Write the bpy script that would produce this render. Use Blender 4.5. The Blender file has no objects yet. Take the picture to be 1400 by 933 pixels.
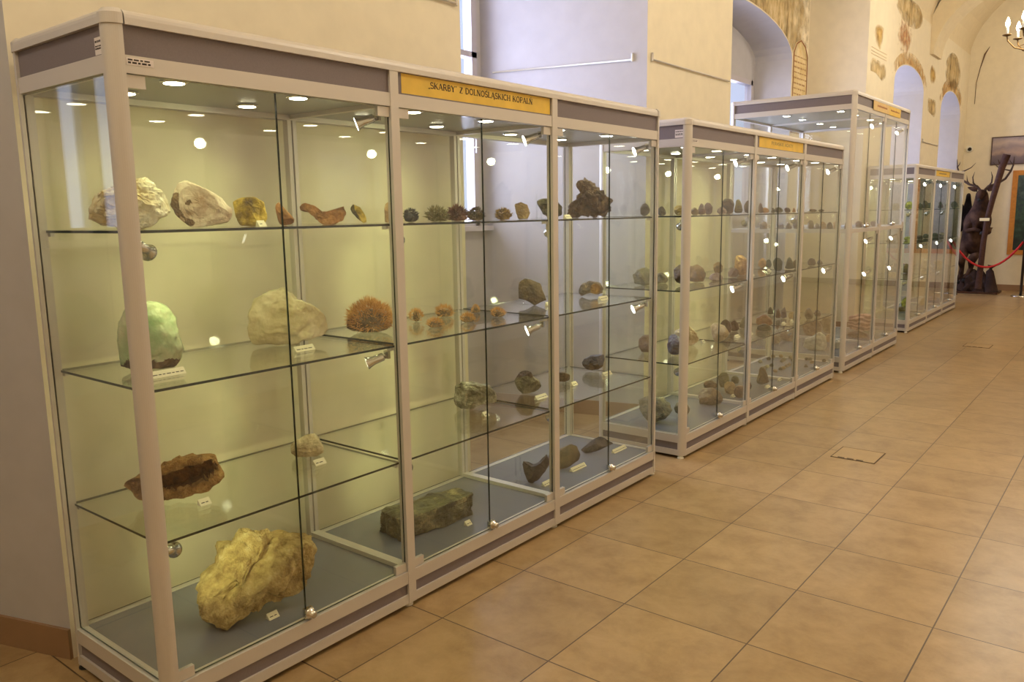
import bpy, math, random
from mathutils import Vector, Matrix, noise
PI = math.pi
C = bpy.context.scene.collection
SC = bpy.context.scene
# ------------------------------------------------------------------ camera
cam = bpy.data.cameras.new('camera'); camo = bpy.data.objects.new('camera', cam); C.objects.link(camo)
cam.sensor_fit = 'HORIZONTAL'; cam.sensor_width = 36.0; cam.lens = 36.0 * 1099.43 / 1400.0
cam.clip_start = 0.05; cam.clip_end = 100
YAW, PITCH, ROLL = 0.6718, -0.1578, -0.0155
fw = Vector((-math.sin(YAW) * math.cos(PITCH), math.cos(YAW) * math.cos(PITCH), math.sin(PITCH)))
r0 = fw.cross(Vector((0, 0, 1))).normalized(); u0 = r0.cross(fw)
rr = math.cos(ROLL) * r0 + math.sin(ROLL) * u0; uu = -math.sin(ROLL) * r0 + math.cos(ROLL) * u0
m = Matrix((rr, uu, -fw)).transposed().to_4x4(); m.translation = Vector((2.1908, -1.0965, 1.5441))
camo.matrix_world = m
SC.camera = camo
# ------------------------------------------------------------------ view, world
SC.view_settings.view_transform = 'Standard'; SC.view_settings.look = 'None'
SC.view_settings.gamma = 1.0; SC.view_settings.use_curve_mapping = False
SC.view_settings.exposure = 0.10
SC.cycles.transparent_max_bounces = 64; SC.cycles.max_bounces = 8; SC.cycles.glossy_bounces = 4
SC.cycles.sample_clamp_indirect = 4.0; SC.cycles.caustics_reflective = False
SC.cycles.use_denoising = True
W = bpy.data.worlds.new('world'); SC.world = W; W.use_nodes = True
W.node_tree.nodes['Background'].inputs[0].default_value = (0.62, 0.70, 1.0, 1)
W.node_tree.nodes['Background'].inputs[1].default_value = 1.0
WINDOW_W = 40.0        # daylight behind each window
CHAND_W = 84.0         # each chandelier
DOWN_W = 2.6           # each cabinet downlight
SPOT_W = 5.4           # each cabinet spotlight
WARM = (1.0, 0.94, 0.80); DAY = (0.64, 0.68, 1.0); HALO = (0.96, 1.0, 0.48)

def lin(c):
    return tuple(((v / 255.0 + 0.055) / 1.055) ** 2.4 if v > 10 else v / 255.0 / 12.92 for v in c)

def area(name, loc, sx, sy, w, col, rot):
    l = bpy.data.lights.new(name, 'AREA'); l.shape = 'RECTANGLE'; l.size = sx; l.size_y = sy; l.energy = w; l.color = col
    o = bpy.data.objects.new(name, l); C.objects.link(o); o.location = loc; o.rotation_euler = rot
    return o
# daylight entering through the four window niches (the panes stand just inside of it)
for i, (x, y, z, sx, sz, k) in enumerate([(-2.06, -0.81, 2.5, .4, 2.1, .03), (-2.06, 3.1, 2.5, 1.26, 2.1, 2.8), (-1.86, 7.2, 2.35, 1.9, 1.7, 3.2), (-2.06, 11.7, 2.2, 1.0, 2.0, 3.4), (-2.06, 14.65, 2.2, .9, 2.0, 2.6)]):
    area('window_daylight', (x, y, z), sz, sx, WINDOW_W * k, DAY, (0, -PI / 2, 0))

# ------------------------------------------------------------------ materials
MATS = {}
def new_mat(name):
    m = bpy.data.materials.new(name); m.use_nodes = True; MATS[name] = m
    return m, m.node_tree, m.node_tree.nodes, m.node_tree.links
def plain(name, col, rough=.5, metal=0., spec=.5, bump=0, scale=60, var=0.):
    m, t, n, l = new_mat(name); b = n['Principled BSDF']
    c = lin(col) if max(col) > 1.01 else col
    b.inputs['Base Color'].default_value = (*c, 1); b.inputs['Roughness'].default_value = rough
    b.inputs['Metallic'].default_value = metal; b.inputs['Specular IOR Level'].default_value = spec
    if bump or var:
        tc = n.new('ShaderNodeTexCoord'); no = n.new('ShaderNodeTexNoise'); no.inputs['Scale'].default_value = scale
        no.inputs['Detail'].default_value = 6; l.new(tc.outputs['Object'], no.inputs['Vector'])
        if bump:
            bu = n.new('ShaderNodeBump'); bu.inputs['Strength'].default_value = bump; bu.inputs['Distance'].default_value = .01
            l.new(no.outputs['Fac'], bu.inputs['Height']); l.new(bu.outputs['Normal'], b.inputs['Normal'])
        if var:
            r = n.new('ShaderNodeValToRGB'); l.new(no.outputs['Fac'], r.inputs['Fac'])
            r.color_ramp.elements[0].position = .3; r.color_ramp.elements[1].position = .7
            r.color_ramp.elements[0].color = (*[v * (1 - var) for v in c], 1); r.color_ramp.elements[1].color = (*[min(1, v * (1 + var)) for v in c], 1)
            l.new(r.outputs['Color'], b.inputs['Base Color'])
    return m
def emit(name, col, s):
    m, t, n, l = new_mat(name); e = n.new('ShaderNodeEmission'); e.inputs[0].default_value = (*col, 1); e.inputs[1].default_value = s
    l.new(e.outputs[0], n['Material Output'].inputs[0]); return m
def glass(name, tint, f0=.04, extra=0.0):
    # clear sheet glass: straight-through light plus a mirror reflection that grows towards grazing angles
    m, t, n, l = new_mat(name)
    lw = n.new('ShaderNodeLayerWeight'); lw.inputs[0].default_value = .5
    p = n.new('ShaderNodeMath'); p.operation = 'POWER'; p.inputs[1].default_value = 5; l.new(lw.outputs['Facing'], p.inputs[0])
    s = n.new('ShaderNodeMath'); s.operation = 'MULTIPLY_ADD'; s.inputs[1].default_value = 1 - f0; s.inputs[2].default_value = f0
    l.new(p.outputs[0], s.inputs[0])
    tr = n.new('ShaderNodeBsdfTransparent'); tr.inputs[0].default_value = (*tint, 1)
    gl = n.new('ShaderNodeBsdfGlossy'); gl.inputs['Roughness'].default_value = 0.0; gl.inputs[0].default_value = (1, 1, 1, 1)
    mx = n.new('ShaderNodeMixShader'); l.new(s.outputs[0], mx.inputs[0]); l.new(tr.outputs[0], mx.inputs[1]); l.new(gl.outputs[0], mx.inputs[2])
    l.new(mx.outputs[0], n['Material Output'].inputs[0]); return m
def rockmat(name, c1, c2, c3=None, scale=14, rough=.7, bump=.5, kind='noise', spec=.3):
    m, t, n, l = new_mat(name); b = n['Principled BSDF']; b.inputs['Roughness'].default_value = rough; b.inputs['Specular IOR Level'].default_value = spec
    tc = n.new('ShaderNodeTexCoord'); no = n.new('ShaderNodeTexNoise'); no.inputs['Scale'].default_value = scale; no.inputs['Detail'].default_value = 8; no.inputs['Roughness'].default_value = .65
    l.new(tc.outputs['Object'], no.inputs['Vector'])
    src = no.outputs['Fac']
    if kind == 'bands':
        wv = n.new('ShaderNodeTexWave'); wv.inputs['Scale'].default_value = scale * .8; wv.inputs['Distortion'].default_value = 9; wv.inputs['Detail'].default_value = 4
        wv.bands_direction = 'Z'; l.new(tc.outputs['Object'], wv.inputs['Vector']); src = wv.outputs['Fac']
    if kind == 'veins':
        vo = n.new('ShaderNodeTexVoronoi'); vo.feature = 'DISTANCE_TO_EDGE'; vo.inputs['Scale'].default_value = scale
        l.new(no.outputs['Color'], vo.inputs['Vector']) if False else l.new(tc.outputs['Object'], vo.inputs['Vector']); src = vo.outputs['Distance']
    r = n.new('ShaderNodeValToRGB'); e = r.color_ramp.elements
    c3 = c3 or c2
    if kind == 'veins':
        e[0].position = 0.0; e[0].color = (*lin(c3), 1); e[1].position = .09; e[1].color = (*lin(c1), 1); x = e.new(.4); x.color = (*lin(c2), 1)
    else:
        e[0].position = .34; e[0].color = (*lin(c1), 1); e[1].position = .56; e[1].color = (*lin(c2), 1); x = e.new(.70); x.color = (*lin(c3), 1)
    l.new(src, r.inputs['Fac']); l.new(r.outputs['Color'], b.inputs['Base Color'])
    n2 = n.new('ShaderNodeTexNoise'); n2.inputs['Scale'].default_value = scale * 6; n2.inputs['Detail'].default_value = 6; l.new(tc.outputs['Object'], n2.inputs['Vector'])
    bu = n.new('ShaderNodeBump'); bu.inputs['Strength'].default_value = bump; bu.inputs['Distance'].default_value = .012
    l.new(n2.outputs['Fac'], bu.inputs['Height']); l.new(bu.outputs['Normal'], b.inputs['Normal'])
    return m

ALU = plain('satin_aluminium', (208, 200, 191), .42, .2, bump=.03, scale=300)
PANEL = plain('grey_laminate', (126, 115, 117), .55, 0, .35, var=.05, scale=250)
DECKM = plain('grey_base_board', (116, 117, 127), .20, 0, .6, var=.03, scale=200)
CEILM = plain('cabinet_ceiling', (150, 150, 142), .35, .3, .5)
BLACK = plain('black_rubber', (22, 20, 18), .6)
GEDGE = plain('green_glass_edge', (16, 34, 24), .15, 0, .6)
GLASS = glass('clear_glass', (.982, .99, .975), .036)
SHELFG = glass('shelf_glass', (.955, .975, .945), .05)
ACRYL = glass('clear_acrylic', (.93, .95, .97), .09)
CHROME = plain('chrome', (215, 212, 205), .12, 1.0)
WHITEP = plain('white_plastic', (232, 228, 215), .5)
PAPER = plain('cream_card', (236, 228, 196), .6)
STICK = plain('white_sticker', (226, 216, 212), .6)
INK = plain('dark_ink', (48, 32, 22), .7)
PALEINK = plain('faded_ink', (150, 128, 92), .7)
REDINK = plain('faded_red_ink', (170, 105, 60), .7)
GOLD = plain('golden_yellow_sign', (232, 192, 76), .5, 0, .4, var=.07, scale=14)
GOLDP = plain('pale_yellow_sign', (222, 186, 116), .5, 0, .4, var=.07, scale=14)
BULB = emit('lit_lamp', (1.0, .93, .70), 26.0)
REFL = emit('lit_reflector', (1.0, .96, .80), 16.0)
CANDLE = emit('lit_candle_bulb', (1.0, .80, .48), 30.0)
BRASS = plain('old_brass', (120, 92, 52), .35, .9)
WOOD = plain('orange_wood', (196, 128, 52), .45, 0, .4, var=.12, scale=20)
DWOOD = plain('dark_frame_wood', (70, 40, 30), .5)
BARK = plain('pole_bark', (72, 44, 34), .85, bump=.5, scale=30, var=.3)
ANTLER = plain('antler_horn', (62, 40, 30), .6, var=.2, scale=30)
RED = plain('red_rope', (190, 22, 26), .55, bump=.2, scale=120)
WINF = plain('window_frame_paint', (186, 178, 180), .45)
GLOW = GLASS
# plaster
def plaster(name, col, var=.035):
    return plain(name, col, .85, 0, .2, bump=.12, scale=9, var=var)
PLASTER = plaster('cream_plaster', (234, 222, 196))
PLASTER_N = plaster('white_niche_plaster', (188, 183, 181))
VAULT = plaster('vault_plaster', (226, 210, 178))
# floor tile
TX0, TY0, TX, TY = 0.1582, 0.9996, 0.5049, 0.5193
def tilemat():
    m, t, n, l = new_mat('sand_floor_tile'); b = n['Principled BSDF']
    tc = n.new('ShaderNodeTexCoord'); sp = n.new('ShaderNodeSeparateXYZ'); l.new(tc.outputs['Object'], sp.inputs[0])
    ds = []
    ids = []
    for ax, o, p in (('X', TX0, TX), ('Y', TY0, TY)):
        a = n.new('ShaderNodeMath'); a.operation = 'SUBTRACT'; a.inputs[1].default_value = o - 40 * p; l.new(sp.outputs[ax], a.inputs[0])
        d = n.new('ShaderNodeMath'); d.operation = 'DIVIDE'; d.inputs[1].default_value = p; l.new(a.outputs[0], d.inputs[0])
        fr = n.new('ShaderNodeMath'); fr.operation = 'FRACT'; l.new(d.outputs[0], fr.inputs[0])
        fl = n.new('ShaderNodeMath'); fl.operation = 'FLOOR'; l.new(d.outputs[0], fl.inputs[0]); ids.append(fl)
        s = n.new('ShaderNodeMath'); s.operation = 'SUBTRACT'; s.inputs[1].default_value = .5; l.new(fr.outputs[0], s.inputs[0])
        ab = n.new('ShaderNodeMath'); ab.operation = 'ABSOLUTE'; l.new(s.outputs[0], ab.inputs[0])
        g = n.new('ShaderNodeMath'); g.operation = 'GREATER_THAN'; g.inputs[1].default_value = .5 - .0026 / p; l.new(ab.outputs[0], g.inputs[0]); ds.append(g)
    mx = n.new('ShaderNodeMath'); mx.operation = 'MAXIMUM'; l.new(ds[0].outputs[0], mx.inputs[0]); l.new(ds[1].outputs[0], mx.inputs[1])
    cv = n.new('ShaderNodeCombineXYZ'); l.new(ids[0].outputs[0], cv.inputs[0]); l.new(ids[1].outputs[0], cv.inputs[1])
    wn = n.new('ShaderNodeTexWhiteNoise'); wn.noise_dimensions = '2D'; l.new(cv.outputs[0], wn.inputs['Vector'])
    off = n.new('ShaderNodeVectorMath'); off.operation = 'MULTIPLY_ADD'; off.inputs[1].default_value = (9, 9, 9)
    l.new(wn.outputs['Color'], off.inputs[0]); l.new(tc.outputs['Object'], off.inputs[2])
    no = n.new('ShaderNodeTexNoise'); no.inputs['Scale'].default_value = 5.5; no.inputs['Detail'].default_value = 10; no.inputs['Roughness'].default_value = .72; no.inputs['Distortion'].default_value = .25
    l.new(off.outputs[0], no.inputs['Vector'])
    r = n.new('ShaderNodeValToRGB'); e = r.color_ramp.elements
    e[0].position = .30; e[0].color = (*lin((146, 116, 77)), 1); e[1].position = .70; e[1].color = (*lin((180, 150, 108)), 1); x = e.new(.52); x.color = (*lin((168, 139, 97)), 1)
    l.new(no.outputs['Fac'], r.inputs['Fac'])
    hs = n.new('ShaderNodeHueSaturation'); l.new(r.outputs['Color'], hs.inputs['Color'])
    mr = n.new('ShaderNodeMapRange'); mr.inputs[3].default_value = .93; mr.inputs[4].default_value = 1.06; l.new(wn.outputs['Value'], mr.inputs[0]); l.new(mr.outputs[0], hs.inputs['Value'])
    mc = n.new('ShaderNodeMixRGB'); l.new(mx.outputs[0], mc.inputs[0]); l.new(hs.outputs[0], mc.inputs[1]); mc.inputs[2].default_value = (*lin((84, 62, 42)), 1)
    l.new(mc.outputs[0], b.inputs['Base Color'])
    b.inputs['Roughness'].default_value = .30; b.inputs['Specular IOR Level'].default_value = .5
    nb = n.new('ShaderNodeTexNoise'); nb.inputs['Scale'].default_value = 40; l.new(tc.outputs['Object'], nb.inputs['Vector'])
    bu = n.new('ShaderNodeBump'); bu.inputs['Strength'].default_value = .06; bu.inputs['Distance'].default_value = .01; l.new(nb.outputs['Fac'], bu.inputs['Height']); l.new(bu.outputs['Normal'], b.inputs['Normal'])
    return m
TILE = tilemat()
SKIRT = plain('tile_skirting', (150, 118, 88), .4, 0, .4, var=.08, scale=7)

# ------------------------------------------------------------------ mesh helpers
class MB:
    def __init__(s): s.v = []; s.f = []; s.m = []; s.sm = []
    def add(s, vs, fs, mi=0, smooth=False):
        k = len(s.v); s.v += [tuple(p) for p in vs]
        for f in fs: s.f.append([i + k for i in f]); s.m.append(mi); s.sm.append(smooth)
    def box(s, x0, x1, y0, y1, z0, z1, mi=0, mis=None):
        vs = [(x0, y0, z0), (x1, y0, z0), (x1, y1, z0), (x0, y1, z0), (x0, y0, z1), (x1, y0, z1), (x1, y1, z1), (x0, y1, z1)]
        fs = [(0, 3, 2, 1), (4, 5, 6, 7), (0, 1, 5, 4), (1, 2, 6, 5), (2, 3, 7, 6), (3, 0, 4, 7)]   # bottom top -y +x +y -x
        k = len(s.v); s.v += vs
        for i, f in enumerate(fs): s.f.append([j + k for j in f]); s.m.append(mis[i] if mis else mi); s.sm.append(False)
    def prism(s, pts, z0, z1, mi=0, smooth=False, axis='z'):
        # pts: outline in the plane across the axis
        n = len(pts)
        def P(a, b, c): return (a, b, c) if axis == 'z' else ((a, c, b) if axis == 'y' else (c, a, b))
        vs = [P(a, b, z0) for a, b in pts] + [P(a, b, z1) for a, b in pts]
        s.add(vs, [list(range(n))[::-1], list(range(n, 2 * n))], mi)
        k = len(s.v) - 2 * n
        for i in range(n): s.f.append([k + i, k + (i + 1) % n, k + n + (i + 1) % n, k + n + i]); s.m.append(mi); s.sm.append(smooth)
    def tube(s, pts, rad, n=8, mi=0, smooth=True):
        pts = [Vector(p) for p in pts]; rads = rad if isinstance(rad, (list, tuple)) else [rad] * len(pts)
        k = len(s.v); up = Vector((0, 0, 1))
        for i, p in enumerate(pts):
            d = (pts[min(i + 1, len(pts) - 1)] - pts[max(i - 1, 0)]).normalized()
            a = d.cross(up)
            if a.length < 1e-3: a = d.cross(Vector((1, 0, 0)))
            a.normalize(); b = d.cross(a)
            for j in range(n):
                t = 2 * PI * j / n; s.v.append(tuple(p + rads[i] * (math.cos(t) * a + math.sin(t) * b)))
        for i in range(len(pts) - 1):
            for j in range(n):
                s.f.append([k + i * n + j, k + i * n + (j + 1) % n, k + (i + 1) * n + (j + 1) % n, k + (i + 1) * n + j]); s.m.append(mi); s.sm.append(smooth)
        s.f.append([k + j for j in range(n)]); s.m.append(mi); s.sm.append(False)
        e = k + (len(pts) - 1) * n; s.f.append([e + j for j in range(n)][::-1]); s.m.append(mi); s.sm.append(False)
    def lathe(s, prof, n=16, o=(0, 0, 0), mi=0, smooth=True, axis=None):
        # prof (radius, height) about z, or about the given axis vector
        k = len(s.v); o = Vector(o); q = Vector((0, 0, 1)).rotation_difference(Vector(axis)) if axis is not None else None
        for r, h in prof:
            for j in range(n):
                p = Vector((r * math.cos(2 * PI * j / n), r * math.sin(2 * PI * j / n), h))
                if q: p = q @ p
                s.v.append(tuple(o + p))
        for i in range(len(prof) - 1):
            for j in range(n):
                s.f.append([k + i * n + j, k + i * n + (j + 1) % n, k + (i + 1) * n + (j + 1) % n, k + (i + 1) * n + j]); s.m.append(mi); s.sm.append(smooth)
        s.f.append([k + j for j in range(n)][::-1]); s.m.append(mi); s.sm.append(False)
        e = k + (len(prof) - 1) * n; s.f.append([e + j for j in range(n)]); s.m.append(mi); s.sm.append(False)
    def build(s, name, mats, parent=None, loc=None):
        me = bpy.data.meshes.new(name); me.from_pydata(s.v, [], s.f)
        for m in (mats if isinstance(mats, (list, tuple)) else [mats]): me.materials.append(m)
        me.polygons.foreach_set('material_index', s.m); me.polygons.foreach_set('use_smooth', s.sm); me.update()
        o = bpy.data.objects.new(name, me); C.objects.link(o)
        if parent: o.parent = parent
        if loc: o.location = loc
        return o
def tag(o, label=None, cat=None, group=None, kind=None):
    if label: o['label'] = label
    if cat: o['category'] = cat
    if group: o['group'] = group
    if kind: o['kind'] = kind
    return o
def empty(name, loc=(0, 0, 0), rz=0):
    o = bpy.data.objects.new(name, None); C.objects.link(o); o.location = loc; o.rotation_euler = (0, 0, rz); o.empty_display_size = .1
    return o
def struct(mb, name, mats): return tag(mb.build(name, mats), kind='structure')
def lamp(name, parent, loc, energy, col, direction, angle, r=.02):
    l = bpy.data.lights.new(name, 'SPOT'); l.energy = energy; l.color = col; l.spot_size = angle; l.spot_blend = .7; l.shadow_soft_size = r
    o = bpy.data.objects.new(name, l); C.objects.link(o); o.parent = parent; o.location = loc
    o.rotation_euler = Vector(direction).to_track_quat('-Z', 'Y').to_euler()
    return o
# ------------------------------------------------------------------ the room
XW, XR, YB, YE, XN = -0.70, 3.9, -6.0, 16.05, -1.95     # pier face, right wall, back wall, end wall, window plane
ZT = 4.25
mb = MB(); mb.box(-2.6, XR + .3, YB - .3, YE + .3, -.2, 0); struct(mb, 'floor', TILE)
def arch_pts(ya, yb, zs, rise, n=18):
    c = (ya + yb) / 2; a = (yb - ya) / 2
    return [(c - a * math.cos(PI * i / n), zs + rise * math.sin(PI * i / n)) for i in range(n + 1)]
# segmented left wall: piers (cream) and window niches (white), in plan order
wl = MB()
def quad(a, b, z0=0, z1=ZT, mi=0):      # vertical wall face from plan point a to b
    wl.add([(a[0], a[1], z0), (b[0], b[1], z0), (b[0], b[1], z1), (a[0], a[1], z1)], [(0, 1, 2, 3)], mi)
def niche_wall(x, y0, y1, ya, yb, zs, rise, xd, sp, mi_in=1):
    """wall face x from y0 to y1 with an arched opening ya..yb, splayed reveals to depth xd"""
    if ya > y0: quad((x, y0), (x, ya))
    if y1 > yb: quad((x, yb), (x, y1))
    ap = arch_pts(ya, yb, zs, rise); ip = arch_pts(ya + sp, yb - sp, zs - .02, rise * .92)
    for i in range(len(ap) - 1):
        (a, az), (b, bz) = ap[i], ap[i + 1]; (c, cz), (d, dz) = ip[i], ip[i + 1]
        wl.add([(x, a, az), (x, b, bz), (x, b, ZT), (x, a, ZT)], [(0, 1, 2, 3)], 0)
        wl.add([(x, a, az), (x, b, bz), (xd, d, dz), (xd, c, cz)], [(0, 1, 2, 3)], mi_in, True)
    wl.add([(x, ya, 0), (x, ya, zs), (xd, ya + sp, zs - .02), (xd, ya + sp, 0)], [(0, 1, 2, 3)], mi_in)
    wl.add([(x, yb, 0), (x, yb, zs), (xd, yb - sp, zs - .02), (xd, yb - sp, 0)], [(0, 1, 2, 3)], mi_in)
    return ip
def window_wall(y0, y1, wa, wb, z0, z1, ztop, x=XN):
    """outer wall of a niche with a rectangular window hole"""
    wl.add([(x, y0, 0), (x, y1, 0), (x, y1, z0), (x, y0, z0)], [(0, 1, 2, 3)], 1)
    wl.add([(x, y0, z1), (x, y1, z1), (x, y1, ztop), (x, y0, ztop)], [(0, 1, 2, 3)], 1)
    wl.add([(x, y0, z0), (x, wa, z0), (x, wa, z1), (x, y0, z1)], [(0, 1, 2, 3)], 1)
    wl.add([(x, wb, z0), (x, y1, z0), (x, y1, z1), (x, wb, z1)], [(0, 1, 2, 3)], 1)
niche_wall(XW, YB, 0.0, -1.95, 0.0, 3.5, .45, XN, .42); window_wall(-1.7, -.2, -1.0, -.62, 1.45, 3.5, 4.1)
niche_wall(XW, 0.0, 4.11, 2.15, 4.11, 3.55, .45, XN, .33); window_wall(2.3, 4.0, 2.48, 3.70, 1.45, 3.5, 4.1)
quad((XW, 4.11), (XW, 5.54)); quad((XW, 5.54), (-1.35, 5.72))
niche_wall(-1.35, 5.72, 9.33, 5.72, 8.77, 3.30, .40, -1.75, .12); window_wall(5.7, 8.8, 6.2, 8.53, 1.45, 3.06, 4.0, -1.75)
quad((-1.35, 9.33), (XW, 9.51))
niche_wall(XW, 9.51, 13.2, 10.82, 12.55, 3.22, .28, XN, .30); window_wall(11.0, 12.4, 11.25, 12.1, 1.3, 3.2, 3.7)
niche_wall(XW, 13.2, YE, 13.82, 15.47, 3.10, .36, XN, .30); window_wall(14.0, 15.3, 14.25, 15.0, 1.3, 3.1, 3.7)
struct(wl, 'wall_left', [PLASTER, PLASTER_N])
mb = MB(); mb.box(-2.4, XR, YE, YE + .25, 0, 6.2); struct(mb, 'wall_far', PLASTER)
mb = MB(); mb.box(XR, XR + .25, YB, YE, 0, 4.6); struct(mb, 'wall_right', PLASTER)
mb = MB(); mb.box(-2.4, XR, YB - .25, YB, 0, 6.2); struct(mb, 'wall_behind', PLASTER)
# vault and transverse arch
mb = MB(); N = 24; cx = (XW + XR) / 2; ax = (XR - XW) / 2 + .02
vp = [(cx - ax * math.cos(PI * i / N), ZT - .1 + 1.55 * math.sin(PI * i / N)) for i in range(N + 1)]
for i in range(N):
    mb.add([(vp[i][0], YB, vp[i][1]), (vp[i + 1][0], YB, vp[i + 1][1]), (vp[i + 1][0], YE, vp[i + 1][1]), (vp[i][0], YE, vp[i][1])], [(0, 1, 2, 3)], 0, True)
mb.box(-2.4, XW, YB, YE, ZT, ZT + .2)
struct(mb, 'ceiling', VAULT)
mb = MB(); N = 32
ip = [(1.6 - 2.25 * math.cos(PI * i / N), 3.82 + 1.23 * math.sin(PI * i / N)) for i in range(N + 1)]
op = [(1.6 - 2.40 * math.cos(PI * i / N), 3.82 + 1.9 * math.sin(PI * i / N)) for i in range(N + 1)]
for i in range(N):
    (a, az), (b, bz) = ip[i], ip[i + 1]; (c, cz), (d, dz) = op[i], op[i + 1]
    for y in (12.8, 13.4): mb.add([(a, y, az), (b, y, bz), (d, y, dz), (c, y, cz)], [(0, 1, 2, 3)])
    mb.add([(a, 12.8, az), (b, 12.8, bz), (b, 13.4, bz), (a, 13.4, az)], [(0, 1, 2, 3)], 0, True)
for (a, az), (c, cz) in ((ip[0], op[0]), (ip[-1], op[-1])): mb.add([(a, 12.8, az), (c, 12.8, cz), (c, 13.4, cz), (a, 13.4, az)], [(0, 1, 2, 3)])
struct(mb, 'trim_1', VAULT)
# baseboards
def board(name, a, b, h=.112, t=.012):
    A, B = Vector((*a, 0)), Vector((*b, 0)); d = (B - A).normalized(); nrm = Vector((d.y, -d.x, 0)) * t
    mb = MB(); mb.add([A, B, B + nrm, A + nrm] + [p + Vector((0, 0, h)) for p in (A, B, B + nrm, A + nrm)], [(0, 1, 2, 3), (4, 5, 6, 7), (0, 1, 5, 4), (1, 2, 6, 5), (2, 3, 7, 6), (3, 0, 4, 7)])
    return struct(mb, name, SKIRT)
board('baseboard_jamb', (XN, -.42), (XW, -.0))
board('baseboard_pier', (XW, 0.02), (XW, 2.15)); board('baseboard_niche', (XN, 3.78), (XW, 4.11))
board('baseboard_middle', (XW, 4.11), (XW, 5.54)); board('baseboard_recess', (-1.35, 9.33), (XW, 9.51)); board('baseboard_window', (XN, 2.48), (XN, 3.78))
board('baseboard_left', (XW, 9.51), (XW, 10.82))
mb = MB(); mb.box(XW, XR, YE - .012, YE, 0, .112); struct(mb, 'baseboard_far', SKIRT)
# windows
def window(k, wa, wb, z0, z1, bar, x=XN):
    mb = MB()
    f = .055
    for a, b, c, d in ((wa, wb, z0, z0 + f), (wa, wb, z1 - f, z1), (wa, wa + f, z0, z1), (wb - f, wb, z0, z1), ((wa + wb) / 2 - .04, (wa + wb) / 2 + .04, z0, z1), (wa, wb, bar - .02, bar + .02)):
        mb.box(x - .05, x + .03, a, b, c, d)
    mb.box(x - .02, x + .10, wa - .08, wb + .08, z0 - .035, z0)
    o = struct(mb, 'window_%d' % k, WINF)
    g = MB(); g.box(x - .02, x - .014, wa + .03, wb - .03, z0 + .03, z1 - .03); g.build('pane', GLASS, o)
    h = MB(); h.box(x + .03, x + .05, wb - .045, wb - .025, z0 + .55, z0 + .72); h.build('handle', WINF, o)
for k, a in enumerate([(-1.0, -.62, 1.45, 3.5, 2.7), (2.48, 3.70, 1.45, 3.5, 2.72), (6.2, 8.53, 1.45, 3.06, 2.3, -1.75), (11.25, 12.1, 1.3, 3.2, 2.4), (14.25, 15.0, 1.3, 3.1, 2.3)]): window(k + 1, *a)
# hanging rails
def rail(a, b, label, mat=ALU):
    A, B = Vector(a), Vector(b); mb = MB(); d = (B - A).normalized()
    mb.tube([A, B], .006, 6)
    o = mb.build('hanging_rail', mat); tag(o, label, 'picture rail', 'thin picture rails on the piers')
    k = MB(); k.tube([A - Vector((0, 0, .012)), A + Vector((0, 0, .045))], .008, 6); k.build('end_bracket', mat, o)
    return o
rail((XW + .014, 2.11, 2.60), (XW + .014, .25, 2.60), 'thin rail on the wall above the front cabinet')
rail((XW - .10, 4.075, 2.60), (XN + .10, 3.80, 2.60), 'thin white rail on the white window jamb', WHITEP)
rail((XW + .014, 4.16, 2.60), (XW + .014, 5.48, 2.60), 'thin rail on the yellow pier above the second cabinet')
rail((XW + .014, 12.62, 2.52), (XW + .014, 13.75, 2.52), 'thin rail on the far pier beside the arched niches')
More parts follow.
